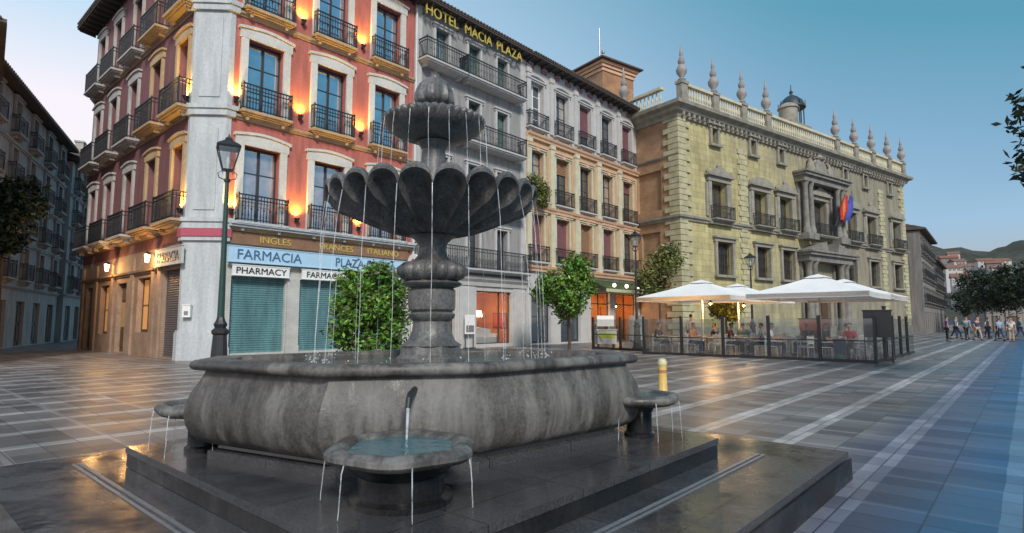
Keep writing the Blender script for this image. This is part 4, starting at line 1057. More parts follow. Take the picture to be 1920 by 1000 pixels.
for dx in (-1.6, 1.6):
    mb.lathe([(0.3, 14.55), (0.45, 15.0), (0.3, 15.5), (0.2, 15.7), (0.22, 15.9), (0.0, 16.1)], 10, (cen + dx, -0.3)); mb.tube([(cen + dx, -0.4, 15.4), (cen + dx * 0.6, -0.5, 15.9)], 0.1)
mb.lathe([(0.4, 16.1), (0.5, 16.25), (0.2, 16.5), (0, 16.7)], 10, (cen, -0.35))
mb.obj('crest', M['palace_trim'], pal, 50)
mb = MB(); mb.box(cen - 1.5, cen + 1.5, 0.3, 0.4, 0.1, 5.0)
for x in (cen - 1.1, cen - 0.1, cen + 0.5): 
    for z in (0.5, 2.0, 3.5): mb.box(x - 0.3, x + 0.5, 0.25, 0.3, z, z + 1.1)
mb.obj('door', M['wood'], pal)
# bell cupola
cu = 20.6
mb = MB(); mb.box(cu - 2.0, cu + 1.4, 1.6, 4.2, 17.0, 20.0); mb.box(cu - 2.15, cu + 1.55, 1.45, 4.35, 20.0, 20.25)
mb.lathe([(0.85, 18.0), (0.85, 21.6), (0.98, 21.7), (0.9, 21.9), (0.5, 22.2), (0.0, 22.4)], 16, (cu - 1.1, 2.3))
mb.obj('clock_turret', M['palace_trim'], pal, 40)
mb = MB(); n = 8
for k in range(n):
    a = 2 * PI * (k + 0.5) / n; x, y = cu + 0.5 + 1.05 * math.cos(a), 2.8 + 1.05 * math.sin(a)
    mb.tube([(x, y, 20.25), (x, y, 22.3)], 0.06)
    mb.tube([(cu + 0.5 + 1.2 * math.cos(a), 2.8 + 1.2 * math.sin(a), 22.3), (cu + 0.5 + 0.95 * math.cos(a), 2.8 + 0.95 * math.sin(a), 23.0), (cu + 0.5 + 0.3 * math.cos(a), 2.8 + 0.3 * math.sin(a), 23.5)], 0.05)
    mb.tube([(cu + 0.5 + 1.2 * math.cos(a), 2.8 + 1.2 * math.sin(a), 22.3), (cu + 0.5 + 1.2 * math.cos(a), 2.8 + 1.2 * math.sin(a), 22.9)], 0.04)
mb.lathe([(1.28, 22.22), (1.28, 22.36)], 16, (cu + 0.5, 2.8)); mb.lathe([(1.12, 22.36), (1.0, 22.9), (0.6, 23.35), (0.15, 23.6), (0.12, 23.75), (0.2, 23.9), (0.05, 24.1), (0.03, 24.7)], 16, (cu + 0.5, 2.8))
mb.lathe([(0.05, 22.0), (0.2, 21.9), (0.3, 21.5), (0.42, 21.2)], 12, (cu + 0.5, 2.8))
mb.obj('bell_cupola', mat('blue_black_iron', (0.03, 0.045, 0.06), 0.5, 0.2, 4, 0.1), pal, 40)
def pw(x, y, z): return (PCX + x * PDX - y * PDY, PCY + x * PDY + y * PDX, z)
for i, (dx, cs, lab) in enumerate(((1.5, ((0.50, 0.02, 0.03), (0.62, 0.20, 0.02), (0.50, 0.02, 0.06)), 'red and yellow flag hanging from a pole on the palace central balcony'),
                                   (2.5, ((0.05, 0.08, 0.35), (0.07, 0.10, 0.42), (0.05, 0.08, 0.35)), 'blue flag hanging beside the red one on the palace balcony'))):
    f = thing('flag', lab, 'flag', pw(cen + dx, -1.0, 9.9), ANG_P)
    b = MB(); b.tube([(0, 0.3, 0), (0, -0.9, 3.2)], 0.035); b.lathe([(0.0, 3.35), (0.07, 3.25), (0.0, 3.15)], 8, (0, -0.9)); b.obj('pole', M['steel'], f)
    for k, cc in enumerate(cs):
        b = MB(); x0 = -0.5 + 0.34 * k
        rows = []
        for j in range(7):
            z = 3.0 - 0.38 * j
            rows.append([(x0 + 0.34 * q_ / 2, -0.85 + 0.13 * j * 0.6 + 0.09 * math.sin(3 * (x0 + 0.17 * q_) + j), z - 0.25 * abs(x0 + 0.17 * q_)) for q_ in range(3)])
        vs = [p for r in rows for p in r] + [(p[0], p[1] + 0.02, p[2]) for r in rows for p in r]
        fs = []
        for j in range(6):
            for q_ in range(2):
                a = j * 3 + q_; fs.append((a, a + 1, a + 4, a + 3)); fs.append((a + 24, a + 25, a + 22, a + 21))
        b.add(vs, fs); b.obj('cloth', mat(f'flag_cloth_{i}_{k}', cc, 0.8, 0.08, 3, 0.1), f)

# ------------------------------------------------------------------ buildings of the side street and beyond
def simple_house(name, label, loc, rz, W, D, Hh, wallm, bays, floors, gf=3.2, win=(0.9, 1.7), roofm='tile', balc=True, trimm='grey_trim', side_win=False):
    t = thing(name, label, 'building', loc, rz)
    fh = (Hh - gf) / floors
    ops = []; cs = [W * (i + 0.5) / bays for i in range(bays)]
    for f in range(floors):
        for s in cs: ops.append((s - win[0] / 2, s + win[0] / 2, gf + f * fh + 0.5, gf + f * fh + 0.5 + win[1]))
    doors = [(s - 0.75, s + 0.75, 0.05, 2.5) for s in cs]
    mb = MB(); facade(mb, A_map, 0, W, 0, Hh, ops + doors, 0.25)
    mb.quad((0, 0, 0), (0, D, 0), (0, D, Hh), (0, 0, Hh)); mb.quad((W, 0, 0), (W, D, 0), (W, D, Hh), (W, 0, Hh)); mb.quad((0, D, 0), (W, D, 0), (W, D, Hh), (0, D, Hh))
    mb.obj('wall', M[wallm], t)
    mb = MB()
    for f in range(floors):
        mb = MB(); band(mb, A_map, 0, W, gf + f * fh - 0.1, CORN); mb.obj('string_course', M[trimm], t)
    tr = window_tree(win[0], win[1], 'frame', 'glass_dark', 2, trimm, 0.14, 0.14, 0.0)
    for f in range(floors):
        for s in cs:
            inst(tr, t, (s, 0.24, gf + f * fh + 0.5))
            if balc: inst(balcony_tree(1.5, 0.4, trimm, 0.9, 0.14, 0.14), t, (s, 0, gf + f * fh + 0.45))
    for i, s in enumerate(cs):
        d = MB(); d.box(-0.75, 0.75, 0.16, 0.22, 0, 2.45)
        for x in (-0.37, 0.37): d.box(x - 0.28, x + 0.28, 0.12, 0.16, 0.25, 1.1); d.box(x - 0.28, x + 0.28, 0.12, 0.16, 1.3, 2.2)
        d.obj('door', M['wood'] if i % 2 else M['shutter_grey'], t, loc=(s, 0, 0.05))
    r = MB()
    prof = [(-0.6, Hh + 0.1), (-0.6, Hh + 0.22), (D / 2, Hh + 0.22 + D * 0.2), (D + 0.5, Hh + 0.22), (D + 0.5, Hh + 0.1)]
    r.loft([[(x, y, z) for y, z in prof] for x in (-0.25, W + 0.25)])
    tiled_eave(r, A_map, -0.2, W + 0.2, Hh + 0.2, 0.6, 0.09, 0.3)
    ro = r.obj('roof', M[roofm], t)
    ch = MB(); ch.box(W * 0.3, W * 0.3 + 0.8, D * 0.45, D * 0.45 + 0.6, Hh + 1, Hh + 0.2 * D + 1.5); ch.box(W * 0.3 - 0.08, W * 0.3 + 0.88, D * 0.45 - 0.08, D * 0.45 + 0.68, Hh + 0.2 * D + 1.5, Hh + 0.2 * D + 1.65)
    ch.obj('chimney', M[wallm], ro)
    return t
def dirang(dx, dy): return math.atan2(dy, dx)
# left row: facade runs away at azimuth -27 deg, its face turned to the street on the right
az = R(-26.7); dx, dy = math.sin(az), math.cos(az)
# local x must run so that inward is on the left: go from far end to near end
def left_house(name, label, s0, W, D, Hh, *a, off=0.0, **k):
    nx, ny = -dy, dx                       # inward (to the left)
    fx, fy = -25.9 + dx * s0 + nx * off, 29.5 + dy * s0 + ny * off
    return simple_house(name, label, (fx, fy, 0), dirang(dx, dy), W, D, Hh, *a, **k)
left_house('street_house', 'long grey house with rows of balconied windows down the dark side street', -8.0, 19.3, 9, 13.1, 'grey_wall', 6, 4, off=0.0)
left_house('street_house', 'lower pale grey house past the long one in the side street', 11.6, 9.0, 8, 12.6, 'grey_wall_b', 3, 4, off=-0.3)
left_house('street_house', 'narrow weathered house closing the far end of side street', 21.0, 9.0, 8, 14.0, 'grey_wall', 3, 4, off=-2.2)
simple_house('street_house', 'distant plaster house seen edge on past the red building', (-50.0, 66.0, 0), R(0), 12.0, 8, 20.0, 'grey_wall_b', 3, 4)
simple_house('street_house', 'dark tall house cut by the left picture edge', (-20.45, 14.7, 0), R(42), 5.0, 5, 10.8, 'grey_wall', 2, 3, balc=False)

# right background
az2 = R(54.5)
za = R(90 - 39.7); zx, zy = math.cos(za), math.sin(za)
simple_house('plain_house', 'plain grey plaster house with a blank side wall beyond the palace end', (46.7, 66, 0), za, 17, 10, 11.8, 'right_wall', 6, 3, win=(0.8, 1.5), roofm='tile', trimm='right_trim')
simple_house('plain_house', 'dark narrow house after the plain grey one near the crowd', (46.7 + zx * 17.1, 66 + zy * 17.1, 0), za, 18, 9, 9.6, 'right_wall', 6, 3, win=(0.8, 1.4), roofm='tile', trimm='right_trim')
simple_house('plain_house', 'low house far behind the crowd at the hill foot', (96, 118, 0), R(-15), 12, 8, 8.0, 'right_wall', 4, 2, win=(0.9, 1.4), roofm='tile_red', balc=False)
simple_house('plain_house', 'large grey building rising at the right picture edge behind trees', (128, 128, 0), R(-25), 22, 10, 17.5, 'right_wall', 7, 5, win=(1.1, 1.4), roofm='tile', balc=False)
hx = [(1772, 484, 300, 12, 7), (1786, 476, 330, 9, 6), (1797, 490, 280, 8, 6), (1806, 500, 262, 8, 5), (1780, 503, 255, 10, 6), (1842, 489, 310, 11, 6), (1858, 494, 300, 10, 7), (1874, 489, 320, 12, 6), (1868, 502, 275, 8, 5), (1895, 503, 280, 9, 5), (1790, 520, 215, 9, 7), (1812, 523, 205, 7, 5)]
hill_lab = ['leftmost white house on hillside above the grey street houses', 'topmost white house at the left of hillside', 'small white house right of topmost hillside house', 'low white house under the small hillside one', 'wide white house lowest at the left hillside',
            'white house starting the right hillside cluster', 'tall white house in the middle of right hillside cluster', 'wide white house ending the right hillside cluster', 'small white house below the right hillside cluster', 'lone white house by the trees at the right edge',
            'bluish white house at hill foot over the crowd', 'small house right of the bluish one at hill foot']
for i, (px, py, dd, W, Hh) in enumerate(hx):
    x = (px - 960) / 1095 * dd; W *= 0.62; Hh *= 0.8; z = 1.4 + (603 - py) / 1095 * dd - Hh
    t = thing('hillside_house', hill_lab[i], 'house', (x, dd, z), R(rnd.uniform(-35, -10)), 'white houses on the hillside')
    ops = [(s * W / 4 - 0.5, s * W / 4 + 0.5, z_, z_ + 1.4) for s in (1, 2, 3) for z_ in (1.0, 3.6)]
    mb = MB(); facade(mb, A_map, 0, W, -6, Hh, ops, 0.2)
    mb.quad((0, 0, -6), (0, 8, -6), (0, 8, Hh), (0, 0, Hh)); mb.quad((W, 0, -6), (W, 8, -6), (W, 8, Hh), (W, 0, Hh)); mb.obj('wall', M['hotel_trim'] if i % 3 else M['right_wall'], t)
    for o_ in ops: MB().box(o_[0], o_[1], 0.15, 0.2, o_[2], o_[3]).obj('window', M['glass_dark'], t)
    r = MB(); r.loft([[(x_, y, z_) for y, z_ in ((-0.4, Hh), (-0.4, Hh + 0.2), (4, Hh + 1.7), (8.4, Hh + 0.2), (8.4, Hh))] for x_ in (-0.3, W + 0.3)]); r.obj('roof', M['tile_red'], t)

# ------------------------------------------------------------------ trees
def crown_mesh(blobs, n, size, m, seed, flat=1.0):
    r = random.Random(seed); mb = MB(); tot = sum(b[3] ** 2 for b in blobs)
    for bx, by, bz, br in blobs:
        for _ in range(int(n * br * br / tot)):
            u_, v_ = r.uniform(-1, 1), r.uniform(0, 2 * PI); q_ = math.sqrt(1 - u_ * u_)
            rr = br * (r.random() ** 0.35 if r.random() < 0.9 else r.uniform(0.95, 1.32)) * (0.88 + 0.24 * math.sin(5 * v_ + 3 * u_ + bx))
            c = Vector((bx + rr * q_ * math.cos(v_), by + rr * q_ * math.sin(v_), bz + rr * u_ * flat))
            d = Vector((r.gauss(0, 1), r.gauss(0, 1), r.gauss(0, 0.7))).normalized()
            up = Vector((r.gauss(0, 1), r.gauss(0, 1), r.gauss(0, 1))); s_ = d.cross(up).normalized()
            l = size * r.uniform(0.7, 1.4); w_ = l * 0.42
            mb.add([tuple(c - d * l), tuple(c + s_ * w_), tuple(c + d * l), tuple(c - s_ * w_)], [(0, 1, 2, 3)])
    return mb
def tree(name, label, loc, h, r, trunk_h, n, leaf, lm, seed, group=None, cat='tree', flat=1.0, blobs=None, trunk_r=0.09):
    t = thing(name, label, cat, loc, 0, group)
    rr = random.Random(seed)
    cz = (h + trunk_h) / 2; hz = (h - trunk_h) / 2
    if blobs is None:
        blobs = [(0, 0, cz, min(r, hz) * 0.75)]
        for k in range(15):
            a = rr.uniform(0, 2 * PI); e = rr.uniform(-0.95, 0.95); q_ = math.sqrt(1 - e * e) * r * 0.68
            blobs.append((q_ * math.cos(a), q_ * math.sin(a), cz + hz * 0.72 * e, min(r, hz) * rr.uniform(0.26, 0.46)))
    mb = MB()
    mb.tube([(0, 0, 0), (0.03, 0.02, trunk_h * 0.5), (-0.02, 0.0, trunk_h), (0.02, 0.02, cz)], trunk_r, 8, trunk_r * 0.5)
    for k in range(7):
        b = blobs[1 + k % max(1, len(blobs) - 1)] if len(blobs) > 1 else blobs[0]
        z0 = trunk_h + (cz - trunk_h) * rr.uniform(0.0, 0.7)
        mb.tube([(0, 0, z0), (b[0] * 0.5 + rr.uniform(-.1, .1), b[1] * 0.5, (z0 + b[2]) / 2 + 0.1), (b[0], b[1], b[2])], trunk_r * 0.45, 6, trunk_r * 0.15)
    mb.obj('trunk', M['bark'], t, 60)
    crown_mesh(blobs, n, leaf, None, seed, flat).obj('crown', M[lm], t)
    return t
def gpx(px, depth): return ((px - 960) / 1095 * depth, depth, 0)
def planter(label, loc, r=0.55, h=0.6, cat='planter'):
    t = thing('planter', label, cat, loc)
    b = MB(); b.lathe([(r * 0.7, 0), (r * 0.75, 0.05), (r, h - 0.1), (r * 1.08, h - 0.08), (r * 1.08, h), (r * 0.92, h), (r * 0.9, h - 0.08), (0.01, h - 0.1)], 20); b.obj('pot', M['soil'], t, 40)
    b = MB(); b.lathe([(r * 0.9, h - 0.075), (r * 0.5, h - 0.04), (0.01, h - 0.03)], 16, cap1=True); b.obj('earth', M['bark'], t)
    return t
bush = gpx(694, 17.0)
bl_ = [(0, 0, 1.75, 0.95)]
rb = random.Random(9)
for k in range(20):
    th = 2.4 * k; zz = 0.55 + 2.35 * (k + 0.5) / 20; rr_ = 0.86 * math.sin(PI * min(1, (zz + 0.5) / 3.9)) ** 0.6
    bl_.append((rr_ * math.cos(th) * 0.95, rr_ * math.sin(th) * 0.8, zz + rb.uniform(-0.15, 0.15), rb.uniform(0.34, 0.52)))
tree('orange_tree', 'large bushy green orange tree in front of the pharmacy shutters', (bush[0], bush[1], 0.0), 3.3, 1.2, 0.35, 13000, 0.075, 'leaf', 3, blobs=bl_)
tr2 = gpx(1067, 29.5)
tree('orange_tree', 'round clipped green orange tree in front of the cream building', (tr2[0], tr2[1], 0), 4.65, 1.62, 1.35, 9000, 0.105, 'leaf', 11)
t3 = gpx(1238, 37.0)
tree('pale_tree', 'pale yellow green loose tree before the palace side wall', (t3[0], t3[1], 0), 6.9, 1.75, 2.4, 3800, 0.12, 'leaf_olive', 21)
t4 = gpx(1362, 30.5)
tree('small_tree', 'small dark green round tree between the white umbrellas', (t4[0], t4[1], 0), 3.1, 0.95, 1.35, 3000, 0.09, 'leaf_olive', 31)
tree('dark_tree', 'dark street tree at the left edge before grey houses', (-19.0, 21.5, 0), 7.2, 1.35, 3.6, 5000, 0.12, 'leaf_dark', 41)
rt = [(1835, 88, 9.6, 3.2, 51), (1862, 80, 8.8, 3.4, 52), (1886, 74, 9.2, 3.0, 53), (1908, 70, 8.6, 3.2, 54), (1935, 66, 9.0, 3.4, 55), (1815, 100, 7.5, 3.0, 56), (1848, 104, 10.5, 3.6, 57), (1893, 100, 11.5, 4.0, 58)]
rlab = ['dark tree behind left part of the far crowd', 'dark tree behind middle of the far crowd', 'dark tree behind right part of the far crowd', 'dark tree at right edge behind the crowd', 'dark tree cut by the right picture edge',
        'lowest dark tree beside the hill foot houses', 'taller dark tree farther back behind the crowd middle', 'tallest dark tree farthest back near the right edge']
for i, (px, dd, h, r, sd) in enumerate(rt):
    p = gpx(px, dd)
    tree('dark_tree', rlab[i], p, h, r * 0.88, 2.2, 2200, 0.22, 'leaf_dark', sd, 'dark trees behind the far crowd')
tree('plane_tree', 'leafy branch of a tree hanging in at upper right edge', (13.1, 12.0, 0), 7.2, 2.0, 3.4, 6000, 0.10, 'leaf_dark', 61, blobs=[(0, 0, 5.4, 1.6), (-1.5, 0.2, 5.0, 0.75), (-1.75, 0.1, 5.9, 0.6), (-1.3, -0.3, 6.3, 0.7), (-1.9, 0.1, 4.6, 0.42), (-1.2, 0.2, 4.2, 0.5), (0.8, 0.3, 6.1, 1.0), (0.6, 0.8, 5.0, 1.0)], trunk_r=0.16)
hp_ = thing('hanging_plant', 'leafy green plant spilling over a balcony of the cream building', 'plant', yw(0.45, -0.30, 8.75), ANG_U)
b = MB(); b.box(-0.45, 0.45, -0.14, 0.12, 0.05, 0.3); b.obj('plant_box', M['soil'], hp_)
crown_mesh([(0, -0.25, 0.75, 0.6), (-0.5, -0.3, 1.1, 0.35), (0.45, -0.3, 0.4, 0.5), (0.15, -0.35, -0.1, 0.45), (0.6, -0.35, -0.35, 0.28)], 1500, 0.085, None, 71).obj('foliage', M['leaf_olive'], hp_)

# ------------------------------------------------------------------ fountain
F = thing('fountain', 'tiered grey stone fountain with scalloped bowls, octagonal basin and dark granite steps', 'fountain', (CX, CY, 0), ANG_U)
def slabbed(mb, x0, x1, y0, y1, z0, z1, nose=0.03):
    mb.box(x0, x1, y0, y1, z0, z1 - 0.05); mb.box(x0 - nose, x1 + nose, y0 - nose, y1 + nose, z1 - 0.05, z1)
mb = MB(); slabbed(mb, -2.52, 2.72, -2.48, 2.46, 0, 0.24, 0.02)
lo = mb.obj('lower_step', M['granite'], F)
mb = MB()
for a0, a1, b0, b1 in ((-1.92, 2.1, -1.945, -1.92), (-1.945, -1.92, -1.945, 2.1)):
    mb.box(a0, a1, b0, b1, 0.241, 0.2475)
    if a1 - a0 > 1: mb.box(a0, a1, b0 - 0.045, b1 - 0.05, 0.241, 0.246)
    else: mb.box(a0 - 0.045, a1 - 0.05, b0, b1, 0.241, 0.246)
mb.obj('drain_groove', M['steel'], lo)
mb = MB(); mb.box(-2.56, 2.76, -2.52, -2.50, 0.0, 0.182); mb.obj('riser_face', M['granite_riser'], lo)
mb = MB(); slabbed(mb, -1.70, 1.74, -1.70, 1.70, 0.24, 0.40, 0.02)
up = mb.obj('upper_step', M['granite'], F)
mb = MB()
mb.box(-1.712, 1.752, -1.712, -1.702, 0.242, 0.348); mb.box(-1.714, -1.703, -1.70, 1.70, 0.243, 0.347)
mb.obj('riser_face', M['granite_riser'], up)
# outline of the basin (world directions, metres from the centre), an elongated octagon
OCT = [(-1.61, -0.57), (-0.50, -1.15), (0.47, -0.92), (1.68, 0.16), (1.61, 0.57), (0.50, 1.15), (-0.47, 0.92), (-1.68, -0.16)]
def octo(k, z, ins=0.0):
    out = []
    for x, y in OCT:
        q_ = 1 - ins / math.hypot(x, y)
        out.append((x * k * q_, y * k * q_, z))
    return out
def wobj(mb, name, m, parent, smooth=None):
    o = mb.obj(name, m, parent, smooth)
    if parent is F: o.rotation_euler = (0, 0, -ANG_U)
    return o
mb = MB()
mb.loft([octo(k, z) for k, z in ((0.97, 0.40), (0.97, 0.455), (0.93, 0.47), (0.92, 0.53))])
wobj(mb, 'plinth', M['granite'], F)
mb = MB()
mb.loft([octo(k, z) for k, z in ((0.90, 0.49), (0.955, 0.50), (1.0, 0.525), (1.035, 0.57), (1.06, 0.64), (1.07, 0.72), (1.065, 0.80), (1.045, 0.88), (1.015, 0.96), (0.995, 1.02), (0.99, 1.045), (0.92, 1.045), (0.90, 0.72), (0.05, 0.70))])
bas = wobj(mb, 'basin', M['fstone'], F, 28)
mb = MB()
mb.loft([octo(k, z) for k, z in ((0.91, 1.046), (1.01, 1.038), (1.035, 1.042), (1.052, 1.056), (1.058, 1.078), (1.052, 1.100), (1.038, 1.115), (1.018, 1.121), (0.925, 1.121), (0.91, 1.112), (0.905, 1.085), (0.905, 1.046))], False, False)
mb.obj('rim', M['fstone'], bas, 50)
mb = MB(); mb.loft([octo(k, z) for k, z in ((0.908, 1.052), (0.908, 1.060))]); mb.obj('water', M['water'], bas)
# pedestal
mb = MB()
def sq(r, z, n=4, ph=PI / 4): return [(r * math.cos(2 * PI * i / n + ph), r * math.sin(2 * PI * i / n + ph), z) for i in range(n)]
mb.lathe([(0.30, 0.71), (0.30, 1.10), (0.27, 1.13), (0.26, 1.20)], 8, ph=PI / 8)
mb.lathe([(0.26, 1.20), (0.20, 1.24), (0.165, 1.32), (0.155, 1.40), (0.19, 1.43), (0.20, 1.46), (0.17, 1.48), (0.195, 1.50), (0.20, 1.54), (0.20, 1.66), (0.18, 1.68), (0.24, 1.70), (0.255, 1.72), (0.22, 1.74)], 32)
mb.obj('pedestal', M['dstone'], F, 35)
mb = MB(); n = 64; rings = []
for r, z, am in ((0.20, 1.735, 0.0), (0.25, 1.76, 0.015), (0.285, 1.80, 0.03), (0.285, 1.85, 0.03), (0.24, 1.89, 0.02), (0.16, 1.915, 0.005), (0.13, 1.95, 0.0), (0.115, 2.0, 0.0), (0.125, 2.06, 0.0), (0.16, 2.10, 0.0), (0.20, 2.125, 0.0)):
    rings.append([((r - am + am * 1.6 * abs(math.cos(8 * th))) * math.cos(th), (r - am + am * 1.6 * abs(math.cos(8 * th))) * math.sin(th), z) for th in [2 * PI * i / n for i in range(n)]])
mb.loft(rings); mb.obj('gadrooned_stem', M['dstone'], F, 50)
def scallop(R0, prof, lobes, n, lip):
    """shell bowl: sharp ribs with hollow flutes between them, each flute closed by a raised arched lip"""
    rings = []
    def lobe(th): return 1 - abs(((th * lobes / (2 * PI)) % 1.0) * 2 - 1)      # 0 on a rib, 1 mid flute
    for fr, z, hollow, rise in prof:
        ring = []
        for i in range(n):
            th = 2 * PI * i / n; q_ = lobe(th); arc = math.sqrt(max(0.0, 1 - (1 - q_) ** 2))
            r = R0 * (fr - hollow * arc)
            ring.append((r * math.cos(th), r * math.sin(th), z + rise * arc))
        rings.append(ring)
    return rings
mb = MB(); n = 22 * 12
mb.loft(scallop(0.875, ((0.20, 2.125, 0.0, 0.0), (0.30, 2.135, 0.01, 0.01), (0.45, 2.165, 0.04, 0.03), (0.62, 2.22, 0.075, 0.045), (0.78, 2.28, 0.10, 0.06), (0.90, 2.315, 0.115, 0.085), (0.965, 2.355, 0.11, 0.10), (0.985, 2.375, 0.07, 0.105),
    (0.995, 2.38, 0.0, 0.105), (1.01, 2.385, -0.012, 0.11), (1.012, 2.395, -0.014, 0.125), (0.995, 2.405, -0.01, 0.137), (0.96, 2.405, 0.0, 0.137), (0.93, 2.395, 0.02, 0.12), (0.86, 2.37, 0.03, 0.06), (0.5, 2.34, 0, 0), (0.12, 2.33, 0, 0)), 22, n, 0.02))
lb = mb.obj('scalloped_bowl', M['dstone'], F, 40)
mb = MB(); mb.lathe([(0.03, 2.40), (0.66, 2.40), (0.70, 2.405), (0.66, 2.41)], 40); mb.obj('water', M['water'], lb)
mb = MB()
mb.lathe([(0.22, 2.30), (0.22, 2.43), (0.17, 2.46), (0.125, 2.50), (0.12, 2.60), (0.105, 2.80), (0.10, 2.88), (0.125, 2.92), (0.15, 2.945)], 28)
mb.obj('upper_column', M['dstone'], F, 35)
mb = MB(); n = 160
prof = [(0.12, 2.95), (0.22, 2.975), (0.33, 3.015), (0.405, 3.06), (0.425, 3.095)]
rings = [[(r * math.cos(2 * PI * i / n), r * math.sin(2 * PI * i / n), z) for i in range(n)] for r, z in prof]
def bead(r, z, a): return [((r + a * abs(math.sin(20 * 2 * PI * i / n))) * math.cos(2 * PI * i / n), (r + a * abs(math.sin(20 * 2 * PI * i / n))) * math.sin(2 * PI * i / n), z + 0.4 * a * abs(math.sin(20 * 2 * PI * i / n))) for i in range(n)]
rings += [bead(0.425, 3.105, 0.02), bead(0.425, 3.125, 0.026), bead(0.415, 3.145, 0.018)]
rings += [[(r * math.cos(2 * PI * i / n), r * math.sin(2 * PI * i / n), z) for i in range(n)] for r, z in ((0.39, 3.145), (0.36, 3.12), (0.1, 3.09))]
mb.loft(rings); sb = mb.obj('small_bowl', M['dstone'], F, 40)
mb = MB(); mb.lathe([(0.02, 3.12), (0.31, 3.12), (0.335, 3.124), (0.31, 3.128)], 32); mb.obj('water', M['water'], sb)
mb = MB(); n = 48
rings = []
for r, z, a in ((0.06, 3.08, 0), (0.07, 3.20, 0), (0.10, 3.26, 0), (0.15, 3.285, 0.012), (0.168, 3.31, 0.014), (0.165, 3.36, 0.012), (0.15, 3.42, 0.010), (0.125, 3.47, 0.008), (0.085, 3.51, 0.004), (0.05, 3.525, 0.0), (0.045, 3.55, 0.0), (0.06, 3.57, 0), (0.02, 3.575, 0)):
    rings.append([((r + a * math.cos(12 * th)) * math.cos(th), (r + a * math.cos(12 * th)) * math.sin(th), z) for th in [2 * PI * i / n for i in range(n)]])
mb.loft(rings); mb.obj('finial', M['dstone'], F, 50)
# side bowls on the four sides
def lobed(r, z, n=48): return [(r * (1 + 0.04 * math.cos(6 * th)) * math.cos(th), r * (1 + 0.04 * math.cos(6 * th)) * math.sin(th), z) for th in [2 * PI * i / n for i in range(n)]]
def strand(p0, p1, r0=0.0055, r1=0.0035, wob=0.0, seed=0):
    rr = random.Random(seed); mb = MB(); pts = []
    for k in range(7):
        t_ = k / 6
        pts.append((p0[0] + (p1[0] - p0[0]) * math.sqrt(t_) + rr.uniform(-wob, wob), p0[1] + (p1[1] - p0[1]) * math.sqrt(t_) + rr.uniform(-wob, wob), p0[2] + (p1[2] - p0[2]) * t_))
    mb.tube(pts, r0, 5, r1); return mb
def bowl_set(dz, k):
    """one spill bowl raised by dz on a stand reaching down to the step; k scales it in plan"""
    m1 = MB(); m1.loft([lobed(r * k, z + dz) for r, z in ((0.12, 0.565), (0.24, 0.58), (0.35, 0.597), (0.41, 0.615), (0.432, 0.638), (0.43, 0.662), (0.40, 0.685), (0.35, 0.688), (0.31, 0.672), (0.295, 0.645), (0.05, 0.63))])
    m2 = MB(); m2.loft([lobed(0.298 * k, 0.658 + dz), lobed(0.302 * k, 0.662 + dz)])
    w_ = 1.0 if k > 0.9 else 0.55
    m3 = MB(); m3.lathe([(0.30 * k * w_, 0.40), (0.30 * k * w_, 0.43), (0.25 * k * w_, 0.445), (0.25 * k * w_, 0.52 + dz), (0.31 * k * w_, 0.57 + dz), (0.34 * k, 0.599 + dz)], 24)
    m4 = MB(); m4.tube([(-0.62, 0, 0.955), (-0.30, 0, 0.945), (-0.23, 0, 0.925), (-0.21, 0, 0.875)], 0.022, 10, 0.016)
    m5 = MB(); m5.tube([(-0.21, 0, 0.885), (-0.20, 0, 0.82), (-0.185, 0, 0.76), (-0.175, 0, 0.662 + dz)], 0.011, 8, 0.007)
    ch = [('water', m2.mesh('water', M['bluewater']), []), ('bowl_stand', m3.mesh('bowl_stand', M['granite_riser'], 40), []), ('spout', m4.mesh('spout', M['iron'], 40), []), ('water_jet', m5.mesh('water_jet', M['jet'], 60), [])]
    for q_ in range(7):
        th = 2 * PI * (q_ + 0.3) / 7
        ch.append(('drip', strand((0.43 * k * math.cos(th), 0.43 * k * math.sin(th), 0.64 + dz), (0.46 * k * math.cos(th), 0.46 * k * math.sin(th), 0.405), 0.004, 0.0025, 0.002, q_).mesh('drip', M['jet'], 60), []))
    return ('side_bowl', m1.mesh('side_bowl', M['fstone'], 45), ch)
big_b, small_b = bowl_set(0.03, 0.97), bowl_set(0.085, 0.80)
for x, y, tr_ in ((0.055, -1.55, big_b), (1.80, 0.285, small_b), (-1.74, -0.275, small_b), (-0.055, 1.55, big_b)):
    d = math.atan2(y, x) - ANG_U; q_ = math.hypot(x, y)
    inst(tr_, F, (q_ * math.cos(d), q_ * math.sin(d), 0), d)
# strands falling from the ribs of the big bowl and from the beads of the small one
for k in range(22):
    th = 2 * PI * k / 22
    strand((0.888 * math.cos(th), 0.888 * math.sin(th), 2.385), ((0.93 + 0.03 * (k % 3)) * math.cos(th), (0.93 + 0.03 * (k % 3)) * math.sin(th), 1.06), 0.0032, 0.0022, 0.004, k).obj('water_strand', M['jet'], F, 60)
for k in range(18):
    th = 2 * PI * (k + 0.2) / 18
    strand((0.45 * math.cos(th), 0.45 * math.sin(th), 3.10), (0.48 * math.cos(th), 0.48 * math.sin(th), 2.42), 0.0028, 0.0018, 0.003, 40 + k).obj('water_strand', M['jet'], F, 60)
sp_ = MB(); rr = random.Random(5)
for k in range(22):
    th = 2 * PI * k / 22; q_ = 0.93 + 0.03 * (k % 3); x, y = q_ * math.cos(th), q_ * math.sin(th)
    for j in range(9):
        a = rr.uniform(0, 2 * PI); e = rr.uniform(0.01, 0.07); rad = rr.uniform(0.004, 0.009); z = 1.065 + rr.uniform(0.0, 0.09)
        sp_.lathe([(0.001, z - rad), (rad, z), (0.001, z + rad)], 5, (x + e * math.cos(a), y + e * math.sin(a)))
